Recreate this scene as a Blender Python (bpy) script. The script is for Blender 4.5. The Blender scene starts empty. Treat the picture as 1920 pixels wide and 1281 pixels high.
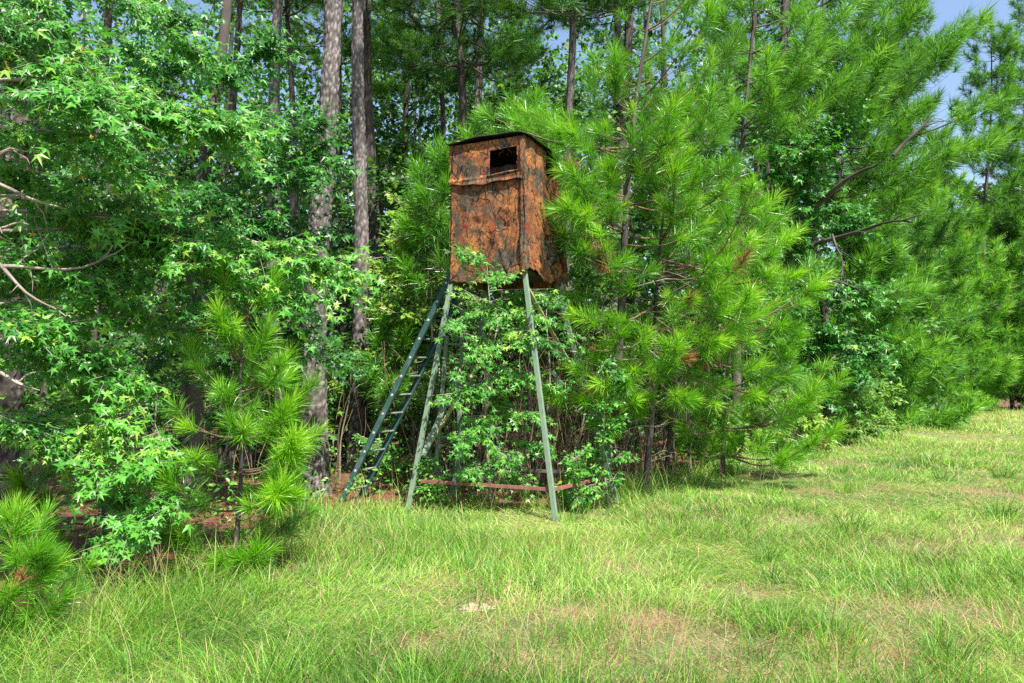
import bpy, math, random
import numpy as np
from mathutils import Vector, Matrix, Quaternion
from mathutils import noise as mnoise

R = math.radians
S = bpy.context.scene
C = S.collection
random.seed(7)
rng = np.random.default_rng(7)

# ------------------------------------------------------------------ camera
F = 1371.0
PITCH = math.atan(80 / F)
CH = 1.65
cam = bpy.data.cameras.new('camera')
cam.sensor_width = 36
cam.lens = 36 * F / 1920
cam.clip_end = 2000
cam_o = bpy.data.objects.new('camera', cam)
cam_o.location = (0, 0, CH)
cam_o.rotation_euler = (R(90) + PITCH, 0, 0)
C.objects.link(cam_o)
S.camera = cam_o

# ------------------------------------------------------------------ light
SUN_EL, SUN_AZ = 58.0, 150.0            # azimuth clockwise from +Y: behind the camera, to its right
sd = Vector((math.sin(R(SUN_AZ)) * math.cos(R(SUN_EL)), math.cos(R(SUN_AZ)) * math.cos(R(SUN_EL)), math.sin(R(SUN_EL))))
W = bpy.data.worlds.new('World')
S.world = W
W.use_nodes = True
wn = W.node_tree
bg = wn.nodes['Background']
sky = wn.nodes.new('ShaderNodeTexSky')
sky.sky_type = 'NISHITA'
sky.sun_disc = False
sky.sun_elevation = R(SUN_EL)
sky.sun_rotation = R(SUN_AZ)
sky.air_density = 1.0
sky.dust_density = 1.5
wn.links.new(sky.outputs[0], bg.inputs[0])
bg.inputs[1].default_value = 0.1
sl = bpy.data.lights.new('sun', 'SUN')
sl.energy = 5.0
sl.angle = R(0.5)
sl.color = (1.0, 0.95, 0.86)
so = bpy.data.objects.new('sun', sl)
so.rotation_euler = (-sd).to_track_quat('-Z', 'Y').to_euler()
so.location = (10, -20, 40)
C.objects.link(so)

S.view_settings.view_transform = 'Standard'
S.view_settings.look = 'None'
S.view_settings.exposure = 1.42
S.view_settings.gamma = 1
S.view_settings.use_curve_mapping = False
S.cycles.max_bounces = 8
S.cycles.diffuse_bounces = 4
S.cycles.glossy_bounces = 2
S.cycles.transmission_bounces = 4
S.cycles.use_denoising = False


# ------------------------------------------------------------------ helpers
def at(px, py, Y):
    """the point at distance Y in front of the camera that the photograph shows at (px, py)"""
    x = (px - 960) / F
    u = (640.5 - py) / F
    dy = math.cos(PITCH) - math.sin(PITCH) * u
    dz = math.sin(PITCH) + math.cos(PITCH) * u
    return np.array([x / dy * Y, Y, CH + dz / dy * Y])


def vnoise(x, y, scale, seed=0):
    r = np.random.default_rng(1000 + seed)
    g = r.random((64, 64))
    fx, fy = x / scale + 131.7, y / scale + 57.3
    ix, iy = np.floor(fx).astype(int), np.floor(fy).astype(int)
    tx, ty = fx - ix, fy - iy
    tx, ty = tx * tx * (3 - 2 * tx), ty * ty * (3 - 2 * ty)
    a, b = g[ix % 64, iy % 64], g[(ix + 1) % 64, iy % 64]
    c, d = g[ix % 64, (iy + 1) % 64], g[(ix + 1) % 64, (iy + 1) % 64]
    return (a * (1 - tx) + b * tx) * (1 - ty) + (c * (1 - tx) + d * tx) * ty


EDGE_Y = [-20, 2, 5.0, 6.2, 7.2, 9.4, 9.7, 9.95, 10.5, 12.3, 13, 17, 22, 30, 41, 45, 60]
EDGE_X = [-9, -4.3, -3.05, -2.65, -2.3, -2.5, -1.2, .6, 1.3, 2.3, 3.2, 5.6, 9.0, 14, 22, 33, 70]


def field(x, y):
    """metres into the open field; negative is woods"""
    return x - np.interp(y, EDGE_Y, EDGE_X)


def gz(x, y):
    return 0.05 * np.sin(0.5 * x + 1.1) * np.sin(0.31 * y + 0.4) + 0.02 * np.sin(1.7 * x + 0.9 * y)


def norm(a):
    a = np.asarray(a, float)
    return a / np.maximum(np.linalg.norm(a, axis=-1, keepdims=True), 1e-9)


class MB:
    """collects vertices and faces and links them as one mesh object"""

    def __init__(s):
        s.v, s.f, s.t, s.m, s.sm, s.n = [], [], [], [], [], 0

    def add(s, v, f, tint=0.5, mat=0, smooth=False):
        v = np.asarray(v, float).reshape(-1, 3)
        f = np.asarray(f, int)
        s.v.append(v)
        s.t.append(np.broadcast_to(np.asarray(tint, float), (len(v),)))
        s.f.append(f + s.n)
        s.m.append(np.full(len(f), mat, int))
        s.sm.append(np.full(len(f), smooth, bool))
        s.n += len(v)
        return s

    def mesh(s, name, mats, origin=(0, 0, 0)):
        me = bpy.data.meshes.new(name)
        v = np.concatenate(s.v) - np.asarray(origin, float)
        loops = np.concatenate([f.ravel() for f in s.f])
        tot = np.concatenate([np.full(len(f), f.shape[1], int) for f in s.f])
        start = np.concatenate([[0], np.cumsum(tot)[:-1]])
        me.vertices.add(len(v))
        me.vertices.foreach_set('co', v.astype(np.float32).ravel())
        me.loops.add(len(loops))
        me.loops.foreach_set('vertex_index', loops.astype(np.int32))
        me.polygons.add(len(tot))
        me.polygons.foreach_set('loop_start', start.astype(np.int32))
        me.polygons.foreach_set('material_index', np.concatenate(s.m).astype(np.int32))
        me.polygons.foreach_set('use_smooth', np.concatenate(s.sm))
        at_ = me.attributes.new('tint', 'FLOAT', 'POINT')
        at_.data.foreach_set('value', np.concatenate(s.t).astype(np.float32))
        for m in (mats if isinstance(mats, (list, tuple)) else [mats]):
            me.materials.append(m)
        me.update(calc_edges=True)
        return me

    def build(s, name, mats, parent=None, origin=(0, 0, 0)):
        o = bpy.data.objects.new(name, s.mesh(name, mats, origin))
        C.objects.link(o)
        if parent is not None:
            o.parent = parent
        return o


def thing(name, label, cat, loc=(0, 0, 0), group=None):
    o = bpy.data.objects.new(name, None)
    o.empty_display_size = 0.2
    C.objects.link(o)
    o.location = tuple(loc)
    o['label'] = label
    o['category'] = cat
    if group:
        o['group'] = group
    return o


def tube(path, rad, sides=6, wob=0.0, cap=True):
    path = np.asarray(path, float)
    rad = np.asarray(rad, float)
    k = len(path)
    tan = norm(np.gradient(path, axis=0))
    ref = np.array([0.0, 0, 1]) if abs(tan[:, 2]).mean() < 0.8 else np.array([1.0, 0.1, 0])
    a = norm(np.cross(tan, ref))
    b = np.cross(tan, a)
    th = np.linspace(0, 2 * np.pi, sides, endpoint=False)
    ring = a[:, None, :] * np.cos(th)[None, :, None] + b[:, None, :] * np.sin(th)[None, :, None]
    rr = rad[:, None, None]
    if wob:
        rr = rr * (1 + wob * rng.normal(size=(k, sides, 1)))
    v = (path[:, None, :] + ring * rr).reshape(-1, 3)
    i = np.arange(k - 1)[:, None] * sides
    j = np.arange(sides)[None, :]
    jn = (j + 1) % sides
    f = np.stack([i + j, i + jn, i + sides + jn, i + sides + j], -1).reshape(-1, 4)
    return v, f


def twigs(mb, st, en, r0, r1, tint=0.5, mat=0):
    """many thin straight three-sided twigs"""
    st, en = np.asarray(st, float), np.asarray(en, float)
    n = len(st)
    if n == 0:
        return
    t = norm(en - st)
    ref = np.where(np.abs(t[:, 2:3]) < 0.8, np.array([[0, 0, 1.0]]), np.array([[1.0, 0, 0]]))
    a = norm(np.cross(t, ref))
    b = np.cross(t, a)
    vs = []
    for p, r in ((st, r0), (en, r1)):
        for k in range(3):
            th = k * 2 * np.pi / 3
            vs.append(p + (a * math.cos(th) + b * math.sin(th)) * np.asarray(r).reshape(-1, 1))
    v = np.stack(vs, 1).reshape(-1, 3)
    base = np.arange(n)[:, None, None] * 6
    q = np.array([[0, 1, 4, 3], [1, 2, 5, 4], [2, 0, 3, 5]])[None]
    mb.add(v, (base + q).reshape(-1, 4), tint, mat, True)


def place(mb, tv, tf, pos, ydir, nrm, size, tint, mat=0):
    """copies of a small flat template laid out along ydir with the given normals"""
    pos = np.asarray(pos, float)
    n = len(pos)
    if n == 0:
        return
    y = norm(ydir)
    x = norm(np.cross(y, nrm))
    z = np.cross(x, y)
    size = np.broadcast_to(np.asarray(size, float), (n,))
    v = pos[:, None, :] + size[:, None, None] * (tv[None, :, 0:1] * x[:, None, :] + tv[None, :, 1:2] * y[:, None, :] + tv[None, :, 2:3] * z[:, None, :])
    f = (np.arange(n)[:, None, None] * len(tv) + tf[None]).reshape(-1, tf.shape[1])
    mb.add(v.reshape(-1, 3), f, np.repeat(np.broadcast_to(np.asarray(tint, float), (n,)), len(tv)), mat)


def star_leaf():
    pts = [(0, -0.10)]
    for ang, r in ((-128, .62), (-94, .30), (-62, .95), (-30, .36), (0, 1.08), (30, .36), (62, .95), (94, .30), (128, .62)):
        pts.append((math.sin(R(ang)) * r, math.cos(R(ang)) * r))
    v = [(0, 0.05, 0.03)]
    for x, y in pts:
        v.append((x, y + .0, -0.18 * (x * x + y * y) + 0.03 * random.random()))
    v = np.array(v)
    v[:, 1] += 0.25
    f = np.array([(0, i, i % 10 + 1) for i in range(1, 11)])
    return v * 0.75, f


STAR_V, STAR_F = star_leaf()
STAR_SET = []
for _k, (_c, _f, _w) in enumerate(((1, 0, 1), (2.2, .25, .92), (-.6, .1, 1.05), (1.5, -.3, .85), (3.0, .1, .9))):
    _v = STAR_V.copy()
    _v[:, 2] = _v[:, 2] * _c + _f * np.abs(_v[:, 0]) + .10 * _f * np.sin(5 * _v[:, 0] + _k)
    _v[:, 0] *= _w
    STAR_SET.append(_v)
OVAL_V = np.array([(0, 0, 0), (-.27, .38, .06), (0, .4, -.03), (.27, .38, .06), (0, 1, -.12)], float)
OVAL_F = np.array([(0, 2, 1), (0, 3, 2), (1, 2, 4), (2, 3, 4)])
KITE_V = np.array([(0, 0, 0), (-.36, .42, .05), (0, 1, -.08), (.36, .42, .05)], float)
KITE_F = np.array([(0, 3, 1), (1, 3, 2)])
# a far leaf: a three-pointed patch, still ragged in outline
TRI_V = np.array([(0, 0, 0), (-.5, .55, .03), (-.12, .55, 0), (0, 1, -.1), (.12, .55, 0), (.5, .5, .03)], float)
TRI_F = np.array([(0, 2, 1), (0, 4, 2), (2, 4, 3), (0, 5, 4)])


# ------------------------------------------------------------------ materials
def new_mat(name):
    m = bpy.data.materials.new(name)
    m.use_nodes = True
    nt = m.node_tree
    return m, nt, nt.nodes['Principled BSDF'], nt.nodes['Material Output']


def ramp(nt, stops, fac=None, interp='LINEAR'):
    n = nt.nodes.new('ShaderNodeValToRGB')
    n.color_ramp.interpolation = interp
    e = n.color_ramp.elements
    e[0].position, e[0].color = stops[0][0], (*stops[0][1], 1)
    e[1].position, e[1].color = stops[-1][0], (*stops[-1][1], 1)
    for p, c in stops[1:-1]:
        k = e.new(p)
        k.color = (*c, 1)
    if fac is not None:
        nt.links.new(fac, n.inputs[0])
    return n


def tex_noise(nt, scale, detail=4, rough=.55, vec=None, dist=0.0):
    n = nt.nodes.new('ShaderNodeTexNoise')
    n.inputs['Scale'].default_value = scale
    n.inputs['Detail'].default_value = detail
    n.inputs['Roughness'].default_value = rough
    n.inputs['Distortion'].default_value = dist
    if vec is not None:
        nt.links.new(vec, n.inputs['Vector'])
    return n


def mapping(nt, scale=(1, 1, 1), loc=(0, 0, 0)):
    tc = nt.nodes.new('ShaderNodeTexCoord')
    mp = nt.nodes.new('ShaderNodeMapping')
    mp.inputs['Scale'].default_value = scale
    mp.inputs['Location'].default_value = loc
    nt.links.new(tc.outputs['Object'], mp.inputs['Vector'])
    return mp.outputs[0]


def mixc(nt, a, b, fac, mode='MIX'):
    n = nt.nodes.new('ShaderNodeMix')
    n.data_type = 'RGBA'
    n.blend_type = mode
    for sock, val in ((n.inputs[0], fac), (n.inputs[6], a), (n.inputs[7], b)):
        if hasattr(val, 'is_linked') or hasattr(val, 'links'):
            nt.links.new(val, sock)
        elif isinstance(val, (int, float)):
            sock.default_value = val
        else:
            sock.default_value = (*val, 1)
    return n.outputs[2]


def bump(nt, height, bsdf, strength=.5, dist=.01):
    b = nt.nodes.new('ShaderNodeBump')
    b.inputs['Strength'].default_value = strength
    b.inputs['Distance'].default_value = dist
    nt.links.new(height, b.inputs['Height'])
    nt.links.new(b.outputs[0], bsdf.inputs['Normal'])


def tint_attr(nt):
    a = nt.nodes.new('ShaderNodeAttribute')
    a.attribute_name = 'tint'
    return a.outputs['Fac']


def leaf_mat(name, stops, rough=.45, trans=.35, spec=.4, tgain=(1.5, 1.35, .7)):
    m, nt, p, out = new_mat(name)
    r = ramp(nt, stops, tint_attr(nt))
    nt.links.new(r.outputs[0], p.inputs['Base Color'])
    p.inputs['Roughness'].default_value = rough
    p.inputs['Specular IOR Level'].default_value = spec
    t = nt.nodes.new('ShaderNodeBsdfTranslucent')
    nt.links.new(mixc(nt, r.outputs[0], tgain, 1.0, 'MULTIPLY'), t.inputs['Color'])
    mx = nt.nodes.new('ShaderNodeMixShader')
    mx.inputs[0].default_value = trans
    nt.links.new(p.outputs[0], mx.inputs[1])
    nt.links.new(t.outputs[0], mx.inputs[2])
    nt.links.new(mx.outputs[0], out.inputs['Surface'])
    return m


M = {}
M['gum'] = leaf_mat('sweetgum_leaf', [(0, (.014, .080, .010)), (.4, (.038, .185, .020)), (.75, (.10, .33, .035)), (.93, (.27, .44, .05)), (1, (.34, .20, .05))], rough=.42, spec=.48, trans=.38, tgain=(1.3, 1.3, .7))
M['gum_dark'] = leaf_mat('shade_leaf', [(0, (.010, .04, .006)), (.25, (.022, .085, .009)), (.5, (.05, .175, .014)), (.85, (.14, .32, .025)), (1, (.28, .36, .05))], rough=.42, trans=.42)  # darker copy of the leaf green, woodland shade put into the colour
M['bright'] = leaf_mat('young_leaf', [(0, (.07, .21, .022)), (.5, (.15, .33, .035)), (1, (.34, .42, .06))], rough=.45, trans=.42)
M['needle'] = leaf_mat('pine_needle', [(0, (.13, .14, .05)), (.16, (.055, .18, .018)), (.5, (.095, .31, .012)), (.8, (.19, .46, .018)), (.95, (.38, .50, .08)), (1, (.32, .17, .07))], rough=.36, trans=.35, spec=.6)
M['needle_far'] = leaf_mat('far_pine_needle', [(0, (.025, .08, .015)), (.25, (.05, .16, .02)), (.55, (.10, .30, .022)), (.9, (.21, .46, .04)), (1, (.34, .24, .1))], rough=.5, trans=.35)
M['needle_yellow'] = leaf_mat('young_pine_needle', [(0, (.13, .15, .05)), (.16, (.07, .20, .016)), (.5, (.125, .36, .010)), (.8, (.25, .52, .018)), (.95, (.42, .54, .09)), (1, (.32, .17, .07))], rough=.36, trans=.38, spec=.6, tgain=(1.2, 1.3, .7))  # yellower green needles of the young pines
M['dead_needle'] = leaf_mat('dead_needle', [(0, (.13, .045, .025)), (.6, (.28, .095, .045)), (1, (.42, .19, .10))], rough=.7, trans=.2, tgain=(1, 1, 1))
M['grass'] = leaf_mat('grass_blade', [(0, (.04, .125, .015)), (.18, (.085, .235, .022)), (.36, (.15, .335, .024)), (.50, (.235, .41, .04)), (.60, (.33, .46, .15)), (.70, (.38, .46, .09)), (.82, (.47, .42, .19)), (.92, (.45, .31, .18)), (1, (.37, .20, .125))], rough=.5, trans=.32, tgain=(1.1, 1.15, .8))


def bark_mat(name, dark, mid, light, hue=None):
    m, nt, p, _ = new_mat(name)
    v = mapping(nt, (1, 1, .35))
    n = tex_noise(nt, 22, 6, .65, v)
    n2 = tex_noise(nt, 3.5, 3, .5, v)
    r = ramp(nt, [(0, dark), (.35, mid), (.75, light), (1, tuple(min(1, c * 1.25) for c in light))])
    add = nt.nodes.new('ShaderNodeMath')
    add.operation = 'MULTIPLY_ADD'
    nt.links.new(n.outputs[0], add.inputs[0])
    add.inputs[1].default_value = .5
    sub = nt.nodes.new('ShaderNodeMath')
    sub.operation = 'ADD'
    nt.links.new(tint_attr(nt), sub.inputs[0])
    sub.inputs[1].default_value = -.28
    nt.links.new(sub.outputs[0], add.inputs[2])
    nt.links.new(add.outputs[0], r.inputs[0])
    col = mixc(nt, r.outputs[0], (hue or mid), .0)
    blotch = ramp(nt, [(.42, (.75, .75, .72)), (.62, (1.1, 1.06, 1.06))], n2.outputs[0])
    nt.links.new(mixc(nt, col, blotch.outputs[0], 1.0, 'MULTIPLY'), p.inputs['Base Color'])
    p.inputs['Roughness'].default_value = .9
    bump(nt, n.outputs[0], p, .7, .012)
    return m


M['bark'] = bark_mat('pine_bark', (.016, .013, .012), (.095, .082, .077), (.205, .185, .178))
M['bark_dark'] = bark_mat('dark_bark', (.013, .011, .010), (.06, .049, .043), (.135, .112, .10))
M['bark_grey'] = bark_mat('grey_bark', (.07, .06, .05), (.2, .17, .14), (.4, .36, .31))
M['twig'] = bark_mat('brown_twig', (.045, .028, .018), (.13, .08, .05), (.27, .18, .12))


def camo_mat(name, dim=1.0):
    m, nt, p, _ = new_mat(name)
    v = mapping(nt)
    warp = tex_noise(nt, 3.2, 4, .6, v)
    wv = nt.nodes.new('ShaderNodeVectorMath')
    wv.operation = 'MULTIPLY_ADD'
    nt.links.new(warp.outputs['Color'], wv.inputs[0])
    wv.inputs[1].default_value = (.13, .13, .13)
    nt.links.new(v, wv.inputs[2])
    base = ramp(nt, [(.3, (.14, .06, .035)), (.43, (.25, .10, .043)), (.56, (.37, .15, .05)), (.74, (.30, .13, .06))],
                tex_noise(nt, 2.6, 5, .55, v).outputs[0])
    # grey green smudges
    sm = ramp(nt, [(.46, (0, 0, 0)), (.57, (.9, .9, .9))], tex_noise(nt, 2.9, 8, .66, mapping(nt, (1, 1, .8), (3.1, 1.7, 5.2)), .4).outputs[0])
    c = mixc(nt, base.outputs[0], (.07, .07, .055), sm.outputs[0])
    # red dabs, a bit taller than wide
    rd = ramp(nt, [(.60, (0, 0, 0)), (.70, (.75, .75, .75))], tex_noise(nt, 4.2, 2, .5, mapping(nt, (1.6, 1.6, .9), (9.4, 2.2, .6))).outputs[0])
    c = mixc(nt, c, (.26, .028, .020), rd.outputs[0])
    # thin dark printed twigs: long wandering lines in three slants, and a faint net
    for sc, w, dk, rot, st in ((2.6, .0085, .95, (.5, .2, .4), (1, 1, .55)), (3.6, .0085, .9, (-.7, .4, 1.3), (1, 1, .5)), (5.2, .011, .85, (1.2, -.5, .2), (1, 1, .6)), (7.5, .013, .7, (.3, .9, 2.0), (1, 1, .7))):
        mp = nt.nodes.new('ShaderNodeMapping')
        mp.inputs['Rotation'].default_value = rot
        mp.inputs['Scale'].default_value = st
        mp.inputs['Location'].default_value = (sc, sc * 1.7, sc * .3)
        nt.links.new(v, mp.inputs['Vector'])
        nn = tex_noise(nt, sc, 2.2, .5, mp.outputs[0], .25)
        sb = nt.nodes.new('ShaderNodeMath')
        sb.operation = 'SUBTRACT'
        nt.links.new(nn.outputs[0], sb.inputs[0])
        sb.inputs[1].default_value = .5
        ab = nt.nodes.new('ShaderNodeMath')
        ab.operation = 'ABSOLUTE'
        nt.links.new(sb.outputs[0], ab.inputs[0])
        ln = ramp(nt, [(w * .5, (dk, dk, dk)), (w, (0, 0, 0))], ab.outputs[0])
        c = mixc(nt, c, (.014, .011, .009), ln.outputs[0])
    vo = nt.nodes.new('ShaderNodeTexVoronoi')
    vo.feature = 'DISTANCE_TO_EDGE'
    vo.inputs['Scale'].default_value = 15
    nt.links.new(wv.outputs[0], vo.inputs['Vector'])
    ln = ramp(nt, [(.015, (.6, .6, .6)), (.035, (0, 0, 0))], vo.outputs['Distance'])
    c = mixc(nt, c, (.03, .022, .016), ln.outputs[0])
    mt = ramp(nt, [(.35, (.50, .52, .50)), (.5, (.95, .95, .95)), (.65, (1.25, 1.2, 1.1))], tex_noise(nt, 26, 6, .75, v).outputs[0])
    c = mixc(nt, c, mt.outputs[0], 1.0, 'MULTIPLY')
    # weave: fine speckle
    wvn = tex_noise(nt, 110, 3, .8, v)
    sp = ramp(nt, [(.3, (.5, .5, .52)), (.5, (1, 1, 1)), (.72, (1.3, 1.26, 1.2))], wvn.outputs[0])
    c = mixc(nt, c, sp.outputs[0], 1.0, 'MULTIPLY')
    nt.links.new(c, p.inputs['Base Color'])
    p.inputs['Roughness'].default_value = .92
    p.inputs['Specular IOR Level'].default_value = .15
    bump(nt, wvn.outputs[0], p, .5, .004)
    return m


M['camo'] = camo_mat('camouflage_cloth')


def paint_mat(name, col, wear, rough=.55, wear_amt=.5, scale=9):
    m, nt, p, _ = new_mat(name)
    v = mapping(nt, (1, 1, .5))
    n = tex_noise(nt, scale, 7, .7, v)
    n2 = tex_noise(nt, 60, 3, .6, mapping(nt, (1, 1, .12)))
    r = ramp(nt, [(wear_amt, (0, 0, 0)), (wear_amt + .14, (.8, .8, .8))], n.outputs[0])
    c = mixc(nt, col, wear, r.outputs[0])
    sp = ramp(nt, [(.3, (.75, .75, .75)), (.7, (1.15, 1.15, 1.15))], n2.outputs[0])
    nt.links.new(mixc(nt, c, sp.outputs[0], 1.0, 'MULTIPLY'), p.inputs['Base Color'])
    p.inputs['Roughness'].default_value = rough
    bump(nt, n2.outputs[0], p, .35, .003)
    return m


M['leg'] = paint_mat('sage_painted_wood', (.135, .20, .135), (.20, .235, .18), .7, .55)
M['leg_old'] = paint_mat('olive_stained_wood', (.27, .25, .10), (.2, .24, .14), .75, .5)
M['rust'] = paint_mat('red_brown_steel', (.23, .085, .065), (.13, .06, .05), .65, .5)
M['greybar'] = paint_mat('weathered_board', (.09, .085, .075), (.14, .125, .10), .8, .5)
M['ladder'] = paint_mat('dark_green_paint', (.028, .072, .060), (.09, .13, .11), .42, .52)
M['rung'] = paint_mat('scuffed_rung', (.10, .13, .11), (.25, .26, .24), .45, .5)
M['alu'] = paint_mat('bare_aluminium', (.5, .5, .48), (.3, .3, .28), .4, .55)
M['roof'] = paint_mat('black_roof_sheet', (.022, .02, .02), (.06, .045, .035), .6, .55)
M['inside'] = paint_mat('raw_plywood', (.07, .05, .035), (.045, .034, .024), .85, .5)


def ground_mat():
    m, nt, p, _ = new_mat('field_soil')
    v = mapping(nt)
    n = tex_noise(nt, 1.1, 6, .65, v)
    n2 = tex_noise(nt, 30, 5, .7, v)
    a = ramp(nt, [(.3, (.06, .10, .025)), (.5, (.12, .15, .04)), (.62, (.23, .14, .075)), (.78, (.28, .16, .10))], n.outputs[0])
    straw = ramp(nt, [(.3, (.045, .02, .012)), (.5, (.12, .047, .024)), (.7, (.22, .095, .05))], tex_noise(nt, 14, 7, .75, mapping(nt, (1, 2.5, 1))).outputs[0])
    c = mixc(nt, straw.outputs[0], a.outputs[0], tint_attr(nt))
    sp = ramp(nt, [(.3, (.55, .55, .55)), (.7, (1.2, 1.2, 1.2))], n2.outputs[0])
    nt.links.new(mixc(nt, c, sp.outputs[0], 1.0, 'MULTIPLY'), p.inputs['Base Color'])
    p.inputs['Roughness'].default_value = .95
    bump(nt, n2.outputs[0], p, .8, .03)
    return m


M['ground'] = ground_mat()
M['sand'] = paint_mat('pale_sand', (.36, .27, .22), (.20, .14, .09), .95, .45, 18)


# ------------------------------------------------------------------ ground
def make_ground():
    xs = np.concatenate([np.linspace(-900, -32, 14), np.linspace(-30, 40, 281), np.linspace(42, 900, 14)])
    ys = np.concatenate([np.linspace(-300, -9, 8), np.linspace(-8, 56, 257), np.linspace(58, 1500, 16)])
    X, Y = np.meshgrid(xs, ys, indexing='ij')
    near = np.exp(-np.maximum(0, np.hypot(X, Y - 20) - 40) / 20)
    Z = gz(X, Y) * near
    d = field(X, Y) + (vnoise(X, Y, .9, 3) - .5) * 1.4
    t = np.clip(d / .9 + .5, 0, 1)
    nx, ny = len(xs), len(ys)
    i, j = np.meshgrid(np.arange(nx - 1), np.arange(ny - 1), indexing='ij')
    a = i * ny + j
    f = np.stack([a, a + ny, a + ny + 1, a + 1], -1).reshape(-1, 4)
    mb = MB()
    mb.add(np.stack([X, Y, Z], -1).reshape(-1, 3), f, t.ravel(), 0, True)
    o = mb.build('ground', M['ground'])
    o['kind'] = 'structure'
    # pale sandy bare spot in the mown grass
    c = at(893, 1136, 4.0)
    gy = 1371 * CH / (1136 - 720.5)
    cx = (893 - 960) / F * gy
    mb = MB()
    n = 28
    rr = .105 * (1 + .45 * np.sin(np.arange(n) * 1.7) * rng.random(n))
    th = np.linspace(0, 2 * np.pi, n, endpoint=False)
    x, y = cx + rr * np.cos(th) * 1.15, gy + rr * np.sin(th) * 1.0
    v = np.concatenate([[[cx, gy, gz(cx, gy) + .016]], np.stack([x, y, gz(x, y) + .006], -1)])
    mb.add(v, [(0, k + 1, (k + 1) % n + 1) for k in range(n)], .5, 0, True)
    o = mb.build('sand', M['sand'])
    o['kind'] = 'structure'
    return [(cx, gy, .15)]


BARE = make_ground()
for px, py, r in ((1040, 1165, .18), (1160, 1252, .20), (1760, 1150, .30), (1680, 1027, .3), (800, 1215, .14), (1300, 1215, .35), (1470, 1230, .3), (1080, 1150, .16),
                  (1850, 1010, .3), (1620, 1160, .2), (560, 1010, .35), (500, 1065, .3), (930, 1190, .2), (1230, 1170, .16), (1560, 1250, .25), (1000, 1230, .2), (1400, 1120, .16), (1180, 1080, .2), (1700, 1210, .25), (1880, 930, .4), (1500, 980, .25)):
    gy = F * CH / (py - 720.5)
    BARE.append(((px - 960) / F * gy, gy, r))


def bare(x, y):
    b = np.zeros_like(x)
    for cx, cy, r in BARE:
        b = np.maximum(b, np.exp(-(((x - cx) / (r * 1.9)) ** 2 + ((y - cy) / (r * 1.45)) ** 2) ** 1.5))
    return b


# ------------------------------------------------------------------ grass
def blades(mb, x, y, L, w, az, th0, th1, tint, segs=3):
    """curved blades: th0 at the root and th0+th1 at the tip, from the vertical, leaning towards az"""
    n = len(x)
    d = np.stack([np.cos(az), np.sin(az), np.zeros(n)], -1)
    face = rng.uniform(0, 2 * np.pi, n)
    side = np.stack([np.cos(face), np.sin(face), np.zeros(n)], -1)
    p = np.stack([x, y, gz(x, y) - .01], -1)
    rows = [p]
    for k in range(segs):
        th = th0 + th1 * (k + .5) / segs
        p = p + (L / segs)[:, None] * (d * np.sin(th)[:, None] + np.array([0, 0, 1.0]) * np.cos(th)[:, None])
        p[:, 2] = np.maximum(p[:, 2], gz(p[:, 0], p[:, 1]) + .012)
        rows.append(p)
    vs = []
    for k in range(segs):
        ww = (w * (1 - .75 * (k / segs) ** 1.4))[:, None] * .5
        vs += [rows[k] - side * ww, rows[k] + side * ww]
    vs.append(rows[segs])
    nv = 2 * segs + 1
    v = np.stack(vs, 1).reshape(-1, 3)
    t = np.repeat(tint, nv)
    base = np.arange(n)[:, None, None] * nv
    if segs > 1:
        q = np.array([[2 * k, 2 * k + 1, 2 * k + 3, 2 * k + 2] for k in range(segs - 1)])[None]
        mb.add(v, (base + q).reshape(-1, 4), t, 0)
        tri = np.array([[2 * segs - 2, 2 * segs - 1, 2 * segs]])[None]
        mb.f.append((base + tri).reshape(-1, 3) + mb.n - len(v))
        mb.m.append(np.zeros(n, int))
        mb.sm.append(np.zeros(n, bool))
    else:
        mb.add(v, (base + np.array([[[0, 1, 2]]])).reshape(-1, 3), t, 0)


def scatter(y0, y1, dens, xmin=-99, xmax=99):
    """points in the view wedge, a step wider than the frame"""
    w1 = .74 * y1 + 2.5
    n = int(dens * 2 * w1 * (y1 - y0))
    x = rng.uniform(-w1, w1, n)
    y = rng.uniform(y0, y1, n)
    k = (np.abs(x) < .74 * y + 2.2) & (x > xmin) & (x < xmax)
    return x[k], y[k]


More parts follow.
